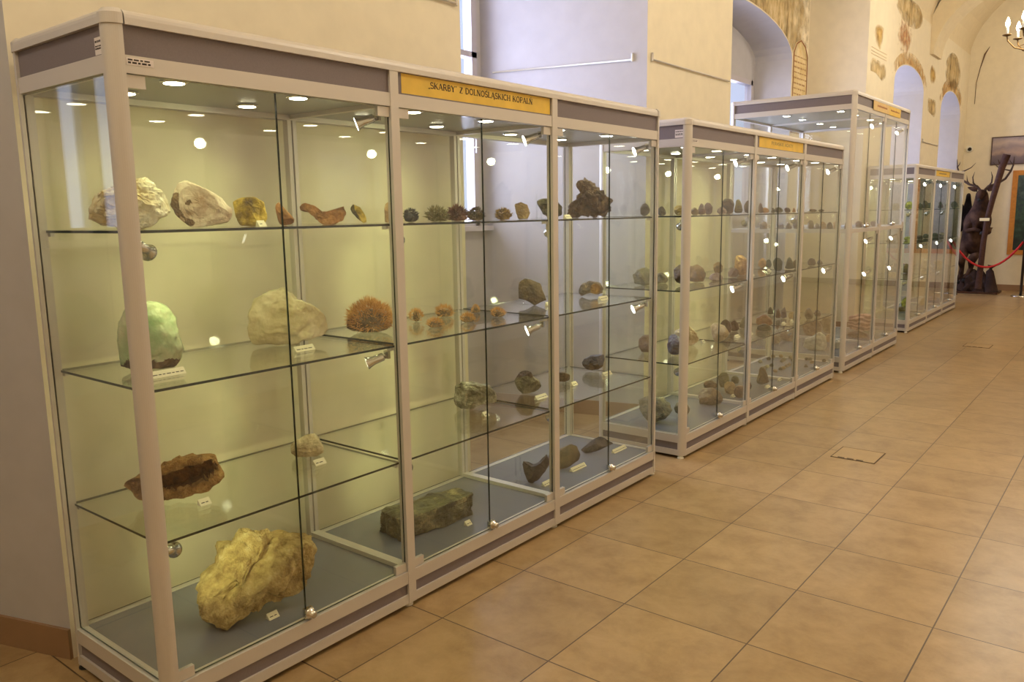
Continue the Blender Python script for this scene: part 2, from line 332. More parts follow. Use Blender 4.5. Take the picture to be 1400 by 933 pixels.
# wall paintings: faded remains of colour on the plaster, each a thin ragged skin
def fresco_mat(name, cols, scale, cover, kind='noise'):
    m, t, n, l = new_mat(name); b = n['Principled BSDF']; b.inputs['Roughness'].default_value = .9; b.inputs['Specular IOR Level'].default_value = .1
    tc = n.new('ShaderNodeTexCoord'); no = n.new('ShaderNodeTexNoise'); no.inputs['Scale'].default_value = scale; no.inputs['Detail'].default_value = 9; no.inputs['Roughness'].default_value = .7
    mp = n.new('ShaderNodeMapping'); mp.inputs['Scale'].default_value = (1, 1.0, .35) if kind == 'streaks' else (1, 1, 1); l.new(tc.outputs['Object'], mp.inputs[0]); l.new(mp.outputs[0], no.inputs['Vector'])
    r = n.new('ShaderNodeValToRGB'); e = r.color_ramp.elements
    e[0].position = .32; e[0].color = (*lin(cols[0]), 1); e[1].position = .62; e[1].color = (*lin(cols[2]), 1); x = e.new(.47); x.color = (*lin(cols[1]), 1)
    l.new(no.outputs['Fac'], r.inputs['Fac']); l.new(r.outputs['Color'], b.inputs['Base Color'])
    n2 = n.new('ShaderNodeTexNoise'); n2.inputs['Scale'].default_value = scale * .8; n2.inputs['Detail'].default_value = 7; l.new(tc.outputs['Object'], n2.inputs['Vector'])
    ge = n.new('ShaderNodeVectorMath'); ge.operation = 'SUBTRACT'; ge.inputs[1].default_value = (.5, .5, .5); l.new(tc.outputs['Generated'], ge.inputs[0])
    g2 = n.new('ShaderNodeVectorMath'); g2.operation = 'MULTIPLY'; g2.inputs[1].default_value = (0, 1, 1); l.new(ge.outputs[0], g2.inputs[0])
    le = n.new('ShaderNodeVectorMath'); le.operation = 'LENGTH'; l.new(g2.outputs[0], le.inputs[0])
    s = n.new('ShaderNodeMath'); s.operation = 'MULTIPLY_ADD'; s.inputs[1].default_value = -1.5; s.inputs[2].default_value = .22 + cover; l.new(le.outputs['Value'], s.inputs[0])
    a = n.new('ShaderNodeMath'); a.operation = 'ADD'; l.new(s.outputs[0], a.inputs[0]); l.new(n2.outputs['Fac'], a.inputs[1])
    mr = n.new('ShaderNodeMapRange'); mr.inputs[1].default_value = .30; mr.inputs[2].default_value = .95; l.new(a.outputs[0], mr.inputs[0])
    tr = n.new('ShaderNodeBsdfTransparent'); mx = n.new('ShaderNodeMixShader'); l.new(mr.outputs[0], mx.inputs[0]); l.new(tr.outputs[0], mx.inputs[1]); l.new(b.outputs[0], mx.inputs[2])
    l.new(mx.outputs[0], n['Material Output'].inputs[0]); return m
FR_OCHRE = fresco_mat('fresco_ochre', [(150, 110, 70), (212, 178, 112), (232, 208, 150)], 7, .25)
FR_DARK = fresco_mat('fresco_dark', [(116, 96, 74), (204, 178, 128), (232, 214, 176)], 8, .45, 'streaks')
FR_PALE = fresco_mat('fresco_pale', [(176, 130, 96), (222, 196, 150), (236, 218, 180)], 6, .0)
FR_RED = fresco_mat('fresco_red', [(150, 66, 48), (206, 160, 118), (230, 205, 160)], 14, .05)
FR_TEXT = fresco_mat('fresco_strip', [(206, 178, 124), (222, 198, 148), (232, 212, 170)], 5, .9)
def fresco(pts, mat, label, x=XW, t=.003, name='wall_painting', lift=.0):
    mb = MB(); mb.prism(pts, x + .0005 + lift, x + t + lift, 0, axis='x'); o = mb.build(name, mat); return tag(o, label, 'wall painting', 'faded wall paintings')
def oval(cy, cz, a, b, n=20): return [(cy + a * math.cos(2 * PI * i / n), cz + b * math.sin(2 * PI * i / n)) for i in range(n)]
PN = -1.35
arch_e = [(y, z + .015) for y, z in arch_pts(5.72, 8.77, 3.30, .40, 18) if y > 7.0]
fresco(arch_e + [(8.80, 3.40), (9.30, 3.40), (9.30, 4.22), (7.0, 4.22)], FR_DARK, 'dark streaked painting over the wide arched window recess', PN)
strip = fresco([(8.80, 2.45), (9.30, 2.45), (9.30, 3.40), (9.22, 3.50), (9.05, 3.56), (8.88, 3.50), (8.80, 3.40)], FR_TEXT, 'narrow ochre painted panel of faded writing lines', PN, .004)
mb = MB(); rnd = random.Random(5)
for r in range(11):
    z = 3.34 - r * .062; y = 8.84
    while y < 9.24:
        w = rnd.uniform(.03, .10); mb.box(PN + .0045, PN + .0055, y, min(y + w, 9.27), z + rnd.uniform(-.004, .004), z + .016); y += w + .022
mb.build('lettering', plain('fresco_writing', (176, 138, 96), .9), strip)
mb = MB()
for pts in ([(8.815, 2.45), (8.815, 3.38), (8.90, 3.49), (9.05, 3.545), (9.20, 3.49), (9.285, 3.38), (9.285, 2.45)],):
    mb.tube([(PN + .004, a, b) for a, b in pts], .008, 5)
mb.build('painted_border', plain('fresco_brown_line', (140, 84, 52), .9), strip)
fresco(oval(9.98, 3.66, .24, .17), FR_OCHRE, 'oval ochre medallion near the edge of the far pier')
mb = MB()
for z in (3.40, 3.435, 3.475): mb.box(XW + .0005, XW + .004, 9.66, 10.36, z, z + .010)
tag(mb.build('wall_painting', plain('fresco_grey_line', (214, 194, 160), .9)), 'thin painted cornice lines under the oval medallion', 'wall painting', 'faded wall paintings')
fresco([(9.62, 3.36), (10.36, 3.36), (10.36, 3.10), (10.1, 3.16), (9.9, 3.2), (9.66, 3.2)], FR_DARK, 'ragged ochre painted drapery below the cornice lines')
fresco(oval(11.25, 3.83, .62, .34), FR_RED, 'pale painting with a red spot above the tall arched niche')
ring = [(y, z) for y, z in arch_pts(10.62, 12.75, 3.22, .46)]; ring2 = [(y, z) for y, z in arch_pts(10.80, 12.57, 3.23, .285)][::-1]
def arch_band(o_, i_, mat, label):
    mb = MB(); n_ = len(o_)
    for x in (XW + .0005, XW + .003):
        mb.add([(x, a, b) for a, b in o_] + [(x, a, b) for a, b in i_[::-1]], [(k, k + 1, n_ + k + 1, n_ + k) for k in range(n_ - 1)])
    return tag(mb.build('wall_painting', mat), label, 'wall painting', 'faded wall paintings')
FR_BAND = fresco_mat('fresco_band', [(176, 124, 84), (216, 178, 120), (236, 214, 170)], 9, .35)
arch_band(ring, ring2, FR_BAND, 'brown stained painting around the tall arched niche')
arch_band(arch_pts(13.62, 15.66, 3.10, .58), arch_pts(13.80, 15.49, 3.11, .365)[::-1][::-1][::-1], FR_BAND, 'brown stained painting around the last arched niche')
fresco(oval(11.45, 4.2, .75, .2), FR_DARK, 'dark ochre patch at the top of the far wall')
fresco(oval(13.1, 3.55, .24, .16), FR_OCHRE, 'small oval medallion under the arch springing')
fresco([(12.85, 3.20), (13.45, 3.20), (13.45, 2.92), (13.2, 2.96), (12.9, 3.0)], FR_DARK, 'small ochre drapery patch under the arch springing')
fresco(oval(14.6, 3.78, .62, .3), FR_DARK, 'ochre and grey figures above the last arched niche')
# crack in the end wall
mb = MB(); mb.tube([(-.58, YE - .004, 3.38), (-.575, YE - .004, 3.75), (-.53, YE - .004, 4.0), (-.47, YE - .004, 4.24), (-.40, YE - .004, 4.36)], [.004, .006, .006, .014, .003], 6)
tag(mb.build('wall_crack', plain('crack_brown', (104, 78, 54), .9)), 'curved dark crack in the end wall plaster', 'crack')  # crack drawn as a thin dark brown line
# floor boxes
def floor_box(x, y, label):
    r = empty('floor_box', (x, y, 0)); tag(r, label, 'floor socket', 'floor socket covers')
    mb = MB(); mb.box(-.125, .125, -.125, .125, .0004, .003); mb.build('cover', TILE2, r)
    mb = MB()
    for a, b, c, d in ((-.131, -.125, -.131, .131), (.125, .131, -.131, .131), (-.125, .125, -.131, -.126), (-.125, .125, .126, .131)): mb.box(a, b, c, d, .0004, .0032)
    mb.build('rim', BLACKB, r)
    for i in range(3):
        mb = MB(); mb.box(-.09 + i * .055, -.05 + i * .055, -.124, -.108, .003, .0042); mb.build('cable_slot', BLACKB, r)
TILE2 = plain('cover_tile', (176, 146, 103), .35, 0, .4, var=.06, scale=9)
BLACKB = plain('dark_brown_gap', (92, 72, 50), .6)
floor_box(.845, 4.09, 'square socket cover set in the floor beside the second cabinet')
floor_box(.755, 9.07, 'square socket cover in the floor near the far cabinet')
# ------------------------------------------------------------------ display cabinets
def rounded(x, y, sx, sy, w=.042, r=.036, n=10):
    """section of a corner post whose outer corner is rounded; (x,y) outer corner, sx,sy point inwards"""
    pts = [(x + sx * w, y), (x + sx * w, y + sy * w), (x, y + sy * w)]
    for i in range(n + 1):
        t = PI / 2 * i / n
        pts.append((x + sx * (r - r * math.cos(t)), y + sy * (r - r * math.sin(t))))
    return pts
LOOSE = []
def spotlight(root, x, y, z, dy, target, lit=True):
    """lamp on a short arm: (x,y,z) is the arm's foot on the post, dy the side it leans to"""
    b = Vector((x - .02, y + dy * .035, z)); hd = (Vector(target) - b).normalized()
    mb = MB(); mb.tube([(x, y, z + .012), (x - .01, y + dy * .02, z + .012), b], .004, 6); mb.box(x - .012, x + .012, y - .006, y + .006, z, z + .03)
    s = mb.build('spotlight_arm', CHROME, root)
    h = MB(); h.lathe([(.010, -.030), (.016, -.026), (.017, .012), (.018, .016), (.023, .034), (.026, .040), (.0245, .040)], 14, b, axis=hd); h.build('lamp_head', CHROME, s)
    g = MB(); g.lathe([(.0244, .0385), (.0244, .0402)], 14, b, axis=hd); g.build('reflector', REFL, s)
    lamp('spot_lamp', s, b + hd * .05, SPOT_W, HALO, hd, 1.3, .02)
def downlight(root, x, y, z):
    mb = MB(); mb.lathe([(.030, .0), (.040, -.002), (.041, -.006), (.031, -.008)], 18, (x, y, z)); o = mb.build('downlight', CHROME, root)
    g = MB(); g.lathe([(.030, -.0085), (.030, -.0092)], 18, (x, y, z)); g.build('bulb', BULB, o)
    lamp('down_lamp', o, (x, y, z - .015), DOWN_W, HALO, (0, 0, -1), 2.3, .03)
def cabinet(label, x0, y0, n, D, H, shelves, top_z=None, mid=None, lock_up=False, cross=1, group=None, lamps='std', wide=1.0):
    root = empty('display_cabinet', (x0, y0, 0)); tag(root, label, 'display cabinet', group)
    L = n * wide; W_ = .042
    CZ = H - .145          # ceiling under the header
    # posts
    def post(pts, z0=.02, z1=H - .040, name='post'):
        mb = MB(); mb.prism(pts, z0, z1, 0, False); return mb.build(name, ALU, root)
    post(rounded(0, -W_ / 2, -1, 1), name='corner_post'); post(rounded(0, L + W_ / 2, -1, -1), name='corner_post')
    post(rounded(-D, -W_ / 2, 1, 1), name='corner_post'); post(rounded(-D, L + W_ / 2, 1, -1), name='corner_post')
    for (px, py, sx, sy) in ((.003, -W_ / 2 - .003, -1, 1), (.003, L + W_ / 2 + .003, -1, -1), (-D - .003, -W_ / 2 - .003, 1, 1), (-D - .003, L + W_ / 2 + .003, 1, -1)):
        mb = MB(); a = rounded(px, py, sx, sy, .046, .038); b = rounded(px + sx * .012, py + sy * .012, sx, sy, .034, .028); n_ = len(a)
        mb.add([(p, q, H - .040) for p, q in a] + [(p, q, H - .012) for p, q in a] + [(p, q, H + .001) for p, q in b], [[(i), (i + 1) % n_, n_ + (i + 1) % n_, n_ + i] for i in range(n_)] + [[n_ + i, n_ + (i + 1) % n_, 2 * n_ + (i + 1) % n_, 2 * n_ + i] for i in range(n_)] + [list(range(2 * n_, 3 * n_)), list(range(n_))[::-1]]); mb.build('corner_cap', ALU, root)
    for i in range(1, n):
        y = i * wide
        post([(0, y - .020), (-.034, y - .020), (-.034, y + .020), (0, y + .020)])
        for d in (-.022, .004): post([(-D, y + d), (-D, y + d + .018), (-D + .030, y + d + .018), (-D + .030, y + d)], .1, CZ)
        post([(-D + .004, y - .004), (-D + .004, y + .004), (-D + .020, y + .004), (-D + .020, y - .004)], .1, CZ)
    for k in range(1, cross):   # side posts of a deep cabinet
        pass
    # rails that run round: top cap, header rail, deck rail, base rail
    def ring(name, z0, z1, inset, t, round_top=False):
        for (a, b, c, d, nm) in ((-inset - t, -inset, W_ / 2, L - W_ / 2, 'y'), (-D + inset, -D + inset + t, W_ / 2, L - W_ / 2, 'y'), (-D + W_, -W_, -W_ / 2 + inset, -W_ / 2 + inset + t, 'x'), (-D + W_, -W_, L + W_ / 2 - inset - t, L + W_ / 2 - inset, 'x')):
            mb = MB()
            if round_top:
                h = z1 - z0; o = []
                if nm == 'y':
                    out = 1 if b > -D / 2 else -1; base = b if out > 0 else a; inn = a if out > 0 else b
                else:
                    out = -1 if d < L / 2 else 1; base = c if out < 0 else d; inn = d if out < 0 else c
                o = [(inn, z0), (base, z0)] + [(base - out * (.022 - .022 * math.cos(q)), z1 - .022 + .022 * math.sin(q)) for q in (0, PI / 8, PI / 4, 3 * PI / 8, PI / 2)] + [(inn, z1)]
                if nm == 'y': mb.prism([(p, q) for p, q in o], c + .006, d - .006, 0, axis='y')
                else:
                    k = [(p, q) for p, q in o]; mb.prism(k, a, b, 0, axis='x')
            else: mb.box(a, b, c, d, z0, z1)
            mb.build(name, ALU, root)
    ring('top_rail', H - .040, H, -.002, .042, True)
    ring('header_rail', H - .165, H - .118, 0.003, .034)
    ring('deck_rail', .102, .152, 0.002, .036)
    ring('base_rail', .020, .056, 0.002, .036)
    # header and plinth panels
    for z0, z1, nm in ((H - .118, H - .040, 'header_panel'), (.056, .102, 'plinth_panel')):
        for i in range(n):
            mb = MB(); mb.box(-.016, -.010, i * wide + .02, (i + 1) * wide - .02, z0, z1); mb.build(nm, PANEL, root)
            mb = MB(); mb.box(-D + .010, -D + .016, i * wide + .02, (i + 1) * wide - .02, z0, z1); mb.build(nm, PANEL, root)
        for y in (-W_ / 2 + .010, L + W_ / 2 - .016):
            mb = MB(); mb.box(-D + W_, -W_, y, y + .006, z0, z1); mb.build(nm, PANEL, root)
    mb = MB(); mb.box(-D + .036, -.036, 0.012, L - .012, .142, .150); mb.build('base_board', DECKM, root)
    mb = MB(); mb.box(-D + .02, -.02, 0.012, L - .012, CZ, CZ + .012); mb.build('ceiling_board', CEILM, root)
    mb = MB(); mb.box(-D + .02, -.02, 0.012, L - .012, H - .012, H - .006); mb.build('top_board', PANEL, root)
    for i in range(1, n):
        mb = MB(); mb.box(-D + .03, -.036, i * wide - .020, i * wide + .020, .150, .168); mb.build('divider_bar', ALU, root)
        mb = MB(); mb.box(-D + .03, -.036, i * wide - .014, i * wide + .014, CZ - .016, CZ); mb.build('divider_bar', ALU, root)
    # feet
    for i in range(n + 1):
        for x in (-.03, -D + .03):
            mb = MB(); mb.lathe([(.021, 0), (.021, .006), (.010, .020), (.010, .026)], 12, (x, min(max(i * wide, .0), L), 0)); mb.build('foot', WHITEP if x > -.1 else BLACK, root)
    # glass: doors in front, fixed panes at the back and the sides
    GE = [GLASS, GEDGE]
    z0, z1 = .156, H - .168
    spans = [(z0, z1)] if mid is None else [(z0, mid - .018), (mid + .018, z1)]
    for i in range(n):
        a, b = i * wide + .021, (i + 1) * wide - .021; c = (a + b) / 2
        for (s0, s1) in spans:
            for k, (p, q_) in enumerate(((a, c - .0015), (c + .0015, b))):
                mb = MB(); mb.box(-.020, -.014, p, q_, s0, s1, mis=[1, 1, 1, 0, 1, 0]); dr = mb.build('glass_door', GE, root)
                hy = p if k == 0 else q_ - .055
                for hz in (s1 - .034, s0 - .002):
                    h = MB(); h.box(-.024, -.009, hy, hy + .055, hz, hz + .034); h.build('hinge', ALU, dr)
                if k == 1:
                    lk = MB(); lk.lathe([(.020, 0), (.020, .016), (.013, .018), (.013, .032), (.008, .035)], 14, (-.014, p + .008, s0 + .02), axis=(1, 0, 0)); lk.box(-.026, -.012, p - .008, p + .026, s0 + .001, s0 + .036); lk.build('lock', CHROME, dr)
            mb = MB(); mb.box(-D + .012, -D + .017, a, b, s0, s1, mis=[1, 1, 1, 0, 1, 0]); mb.build('back_pane', GE, root)
    for y in (-W_ / 2 + .012, L + W_ / 2 - .017):
        for (s0, s1) in spans:
            mb = MB(); mb.box(-D + W_, -W_, y, y + .005, s0, s1, mis=[1, 1, 0, 1, 0, 1]); mb.build('side_pane', GE, root)
    if mid is not None:
        ring('middle_rail', mid - .018, mid + .018, .002, .034)
        mb = MB(); mb.box(-D + .036, -.036, .012, L - .012, mid - .006, mid + .002); mb.build('middle_board', DECKM, root)
    for i in range(n):
        for sz in shelves:
            mb = MB(); mb.box(-D + .026, -.030, i * wide + .016, (i + 1) * wide - .016, sz - .008, sz, mis=[0, 0, 1, 1, 1, 1]); sh = mb.build('glass_shelf', [SHELFG, GEDGE], root)
            for (px, py) in ((-.045, i * wide + .022), (-.045, (i + 1) * wide - .034), (-D + .045, i * wide + .022), (-D + .045, (i + 1) * wide - .034)):
                h = MB(); h.box(px - .012, px + .012, py, py + .012, sz - .020, sz - .008); h.build('shelf_clip', ALU, sh)
    # lamps
    for i in range(n):
        nx = (-.15, -.45) if D < .9 else (-.21, -.72)
        for x in nx:
            for y in (.24, .69): downlight(root, x, i * wide + y, CZ)
        yl, yr = i * wide + .03, (i + 1) * wide - .03
        my = (i + .5) * wide
        if lamps == 'std':
            for sz, side in ((H - .16, 1), (shelves[0], 0), (shelves[1], 1), (shelves[2], 0)):
                y = yr if side else yl; dy = -1 if side else 1
                spotlight(root, -.062, y, sz - .052, dy, (-.52, my + (-.08 if side else .08), sz - .30))
        else:
            for sz, side in ((H - .17, 1), (mid - .05, 1), (.95, 1)) if lamps == 'tall' else ():
                spotlight(root, -.062, yr, sz - .06, -1, (-.5, my - .1, sz - .4))
    return root
CG = 'tall glass display cabinets along the left wall'
cab_a = cabinet('long glass mineral cabinet nearest the camera with large pale rocks', 0, 0, 3, .637, 2.096, (1.512, 1.056, .596), group=CG)
cab_b = cabinet('second glass cabinet of small brown stones behind the long front one', 0, 3.385, 3, .637, 2.085, (1.512, 1.056, .596), group=CG)
cab_c = cabinet('tallest deepest glass cabinet rising behind the second one', 0, 6.69, 2, 1.19, 2.59, (), mid=1.333, group=CG, lamps='tall')
cab_d = cabinet('farthest glass cabinet of green stones near the standing stag', -.10, 9.70, 3, .585, 2.055, (1.512, 1.10, .66), group=CG)
# signs on the headers, lettered with a small drawn roman alphabet
def arc(cx, cy, rx, ry, a0, a1, n=9): return [(cx + rx * math.cos(math.radians(a0 + (a1 - a0) * i / n)), cy + ry * math.sin(math.radians(a0 + (a1 - a0) * i / n))) for i in range(n + 1)]
TK, TN = .15, .065
GL = {  # strokes: (points, thickness); cap height 1
 'S': (.62, [(arc(.31, .74, .24, .23, 30, 180) + arc(.31, .74, .24, .24, 180, 270)[1:] + arc(.31, .26, .26, .24, 90, 0)[1:] + arc(.31, .26, .26, .23, 0, -150)[1:], .11)]),
 'K': (.80, [([(.16, 0), (.16, 1)], TK), ([(.66, .98), (.22, .45)], TN), ([(.33, .56), (.70, .02)], TK)]),
 'A': (.80, [([(.08, 0), (.38, 1)], TN), ([(.40, 1), (.70, 0)], TK), ([(.18, .34), (.58, .34)], TN)]),
 'R': (.76, [([(.16, 0), (.16, 1)], TK), ([(.16, .97)] + arc(.36, .74, .22, .23, 90, -90) + [(.16, .5)], .10), ([(.38, .5), (.68, .02)], TK)]),
 'B': (.70, [([(.16, 0), (.16, 1)], TK), ([(.16, .97)] + arc(.34, .76, .20, .21, 90, -90) + [(.16, .54)], .10), ([(.16, .54)] + arc(.36, .29, .24, .26, 90, -90) + [(.16, .03)], .10)]),
 'Y': (.78, [([(.38, 0), (.38, .48)], TK), ([(.08, 1), (.38, .46)], TK), ([(.68, 1), (.38, .46)], TN)]),
 'Z': (.66, [([(.08, .96), (.58, .96)], TN), ([(.56, .96), (.10, .04)], TK), ([(.06, .04), (.60, .04)], TN)]),
 'D': (.78, [([(.16, 0), (.16, 1)], TK), ([(.16, .97)] + arc(.30, .5, .38, .47, 90, -90, 12) + [(.16, .03)], .11)]),
 'O': (.80, [(arc(.40, .5, .31, .47, 0, 360, 20), .12)]),
 'L': (.64, [([(.16, 0), (.16, 1)], TK), ([(.12, .04), (.58, .04)], TN), ([(.56, .04), (.56, .22)], TN)]),
 'N': (.80, [([(.14, 0), (.14, 1)], TN), ([(.14, 1), (.64, .02)], TK), ([(.64, 0), (.64, 1)], TN)]),
 'I': (.36, [([(.18, 0), (.18, 1)], TK)]),
 'C': (.72, [(arc(.40, .5, .32, .47, 45, 315, 16), .12)]),
 'H': (.82, [([(.16, 0), (.16, 1)], TK), ([(.66, 0), (.66, 1)], TK), ([(.16, .5), (.66, .5)], TN)]),
 'P': (.68, [([(.16, 0), (.16, 1)], TK), ([(.16, .97)] + arc(.34, .72, .25, .25, 90, -90) + [(.16, .47)], .10)]),
 'E': (.66, [([(.16, 0), (.16, 1)], TK), ([(.12, .96), (.58, .96)], TN), ([(.16, .52), (.48, .52)], TN), ([(.12, .04), (.60, .04)], TN)]),
 'G': (.78, [(arc(.40, .5, .32, .47, 45, 315, 16), .12), ([(.64, .0), (.64, .42)], TK)]),
 'T': (.70, [([(.35, 0), (.35, 1)], TK), ([(.04, .96), (.66, .96)], TN)]),
 'M': (.94, [([(.12, 0), (.12, 1)], TN), ([(.14, 1), (.46, .05)], TK), ([(.46, .05), (.80, 1)], TN), ([(.80, 0), (.80, 1)], TK)]),
 'J': (.5, [([(.3, 1), (.3, .1), (.12, -.08)], TK)]), 'U': (.8, [([(.14, 1), (.14, .3)] + arc(.4, .3, .26, .3, 180, 360) + [(.66, 1)], .11)]),
 '"': (.34, [([(.10, 1.0), (.08, .84)], .08), ([(.22, 1.0), (.20, .84)], .08)]), ',': (.34, [([(.10, .08), (.08, -.12)], .08), ([(.24, .08), (.22, -.12)], .08)]), ' ': (.42, [])}
SER = {'K': (.16, .16), 'R': (.16,), 'B': (), 'D': (), 'L': (.16,), 'I': (.18,), 'H': (.16, .66), 'P': (.16,), 'N': (.14, .64), 'A': (.08, .70), 'Y': (.38,), 'T': (.35,), 'M': (.12, .80)}
def letters(mb, text, y0, y1, z0, h, x):
    acc = {'Ś': ('S', 'acute'), 'Ą': ('A', 'tail'), 'Ń': ('N', 'acute'), 'Ł': ('L', 'bar')}
    tot = sum(GL[acc.get(c, (c,))[0]][0] for c in text); sc = (y1 - y0) / tot; y = y0; e = 0
    for c in text:
        g, mk = acc.get(c, (c, None)); w, st = GL[g]; st = list(st)
        for xs in SER.get(g, ()):
            st.append(([(xs - .13, .025), (xs + .13, .025)], .05))
            if g not in ('A', 'Y', 'T'): st.append(([(xs - .13, .975), (xs + .13, .975)], .05))
        if mk == 'acute': st.append(([(.36, 1.1), (.46, 1.28)], .08))
        if mk == 'tail': st.append(([(.70, 0), (.62, -.18), (.74, -.24)], .06))
        for pts, t in st:
            for (a, b), (c2, d2) in zip(pts[:-1], pts[1:]):
                P0 = Vector((y + a * sc, z0 + b * h)); P1 = Vector((y + c2 * sc, z0 + d2 * h)); d = P1 - P0
                if d.length < 1e-6: continue
                nn = Vector((-d.y, d.x)).normalized() * t * h * .66; e += 1; xx = x + (e % 7) * 2e-5
                mb.add([(xx, *(P0 - nn)), (xx, *(P1 - nn)), (xx, *(P1 + nn)), (xx, *(P0 + nn))], [(0, 1, 2, 3)])
                mb.add([(xx - .0006, *(P0 - nn)), (xx - .0006, *(P1 - nn)), (xx - .0006, *(P1 + nn)), (xx - .0006, *(P0 + nn))], [(3, 2, 1, 0)])
        y += w * sc
def sign(root, y0, y1, z0, z1, mat, text=None, ta=0, tb=0, tz=0, th=0, ink=INK, x=-.0095):
    mb = MB(); mb.box(x - .004, x, y0, y1, z0, z1); o = mb.build('sign_board', mat, root)
    if text:
        t = MB(); letters(t, text, ta, tb, tz, th, x + .0008); t.build('lettering', ink, o)
    return o
sign(cab_a, 1.045, 1.973, 1.984, 2.054, GOLD, ',SKARBY" Z DOLNOŚLĄSKICH KOPALŃ', 1.185, 1.842, 2.016, .023)
sign(cab_b, 1.075, 1.965, 1.972, 2.043, GOLD, 'PERMSKIE AGATY', 1.30, 1.74, 2.000, .022, PALEINK)
s = sign(cab_c, .53, 1.10, 2.462, 2.548, GOLDP, x=.004)
def scribble(parent, y0, y1, z, h, ink, x, seed):
    mb = MB(); rnd = random.Random(seed); y = y0
    while y < y1 - .01:
        w = rnd.uniform(.012, .03); mb.box(x, x + .0006, y, y + w, z, z + h * rnd.uniform(.7, 1)); y += w + .007
    mb.build('lettering', ink, parent)
scribble(s, .66, 1.02, 2.502, .018, REDINK, .0042, 1)
s = sign(cab_c, 1.10, 1.56, 2.462, 2.548, GOLD, x=.004); scribble(s, 1.16, 1.50, 2.502, .016, REDINK, .0042, 2)
s = sign(cab_d, 1.03, 1.94, 1.942, 2.012, GOLD); scribble(s, 1.25, 1.72, 1.97, .018, PALEINK, -.009, 3)
# small stickers
def sticker(root, axis, a0, a1, z0, z1, pos):
    mb = MB()
    if axis == 'x': mb.box(a0, a1, pos - .001, pos, z0, z1)
    else: mb.box(pos, pos + .001, a0, a1, z0, z1)
    o = mb.build('sticker', STICK, root); k = MB(); h = z1 - z0; w = a1 - a0; rnd = random.Random(int(a0 * 1e3))
    rows = ((.70, .12), (.30, .10), (.45, .08)) if h > .03 else ((.62, .2), (.2, .24))
    for f, t in rows:
        a = a0 + w * .06
        while a < a1 - w * .2:
            ww = rnd.uniform(.08, .2) * w
            if axis == 'x': k.box(a, a + ww, pos - .0014, pos - .001, z0 + h * f, z0 + h * (f + t))
            else: k.box(pos + .001, pos + .0014, a, a + ww, z0 + h * f, z0 + h * (f + t))
            a += ww + .05 * w
    k.build('printed_lines', INK, o)
sticker(cab_a, 'x', -.094, -.046, 1.982, 2.027, -.0112)
sticker(cab_a, 'y', .024, .10, 1.953, 1.972, -.0028)
sticker(cab_b, 'x', -.098, -.034, 1.972, 2.018, -.0112)
sticker(cab_b, 'y', .030, .10, 1.946, 1.960, -.0028)
# ------------------------------------------------------------------ minerals
rockmat('white_y', (214, 190, 118), (240, 234, 204), (246, 242, 222), 9, .85, .45)
rockmat('white_p', (176, 140, 106), (236, 222, 198), (246, 238, 218), 7, .8, .4)
rockmat('olive_y', (84, 66, 34), (206, 176, 70), (226, 206, 110), 16, .75, .5)
rockmat('rust', (112, 82, 52), (188, 136, 82), (206, 162, 110), 14, .8, .6)
rockmat('darkyellow', (58, 50, 34), (96, 84, 48), (196, 180, 70), 18, .7, .6)
rockmat('beige', (160, 128, 84), (204, 176, 128), None, 14)
rockmat('blackcr', (22, 20, 18), (52, 46, 42), (150, 140, 128), 40, .25, .6, spec=.8)
rockmat('greencr', (104, 98, 58), (150, 138, 90), (190, 172, 126), 30, .6, .8)
rockmat('redcr', (74, 42, 32), (122, 72, 50), (160, 116, 80), 30, .6, .8)
rockmat('browncr', (70, 60, 46), (112, 96, 70), (150, 132, 100), 30, .6, .8)
rockmat('yellowcr', (110, 84, 34), (176, 140, 66), (206, 180, 110), 30, .5, .8)
rockmat('tan', (104, 78, 44), (168, 138, 84), (212, 190, 140), 16, .3, .4, spec=.6)
rockmat('darkolive', (46, 42, 28), (82, 76, 48), (112, 102, 66), 16, .7, .6)
rockmat('darkbrown', (40, 24, 16), (84, 56, 36), (118, 96, 50), 22, .45, .9)
rockmat('greenrock', (142, 170, 122), (188, 196, 156), (214, 210, 182), 9, .4, .4)
rockmat('palerock', (184, 166, 122), (210, 196, 158), (226, 214, 184), 10, .5, .4)
rockmat('aragonite', (190, 132, 62), (234, 184, 106), (246, 222, 166), 40, .5, .4)
rockmat('aragonite_base', (92, 76, 56), (150, 128, 96), (206, 190, 156), 18)
rockmat('darkbrown2', (58, 46, 36), (96, 78, 56), (140, 112, 76), 14, .6, .6)
rockmat('geode', (84, 74, 70), (140, 122, 104), (196, 160, 96), 16, .6, .7)
rockmat('ochre', (110, 78, 44), (172, 132, 78), (202, 172, 104), 22, .9, .9)
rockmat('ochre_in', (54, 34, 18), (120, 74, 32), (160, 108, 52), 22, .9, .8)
rockmat('cream', (130, 104, 72), (226, 210, 170), (236, 224, 190), 14, .85, .6)
rockmat('veined', (84, 80, 64), (168, 164, 142), (240, 236, 222), 17, .5, .6)
rockmat('greygreen', (70, 66, 52), (142, 136, 106), (176, 170, 140), 9, .7, .5)
rockmat('bluedark', (46, 42, 44), (96, 96, 110), (164, 162, 172), 12, .4, .6, spec=.6)
rockmat('sulphur', (128, 104, 62), (188, 164, 108), (212, 194, 146), 18, .95, .9)
rockmat('slab', (40, 38, 26), (92, 86, 58), (176, 166, 120), 10, .5, .7, spec=.5)
rockmat('fossil', (42, 36, 36), (68, 58, 54), (96, 84, 74), 14, .6, .4)
rockmat('fossil2', (56, 46, 36), (88, 74, 54), (112, 96, 70), 18, .7, .4)
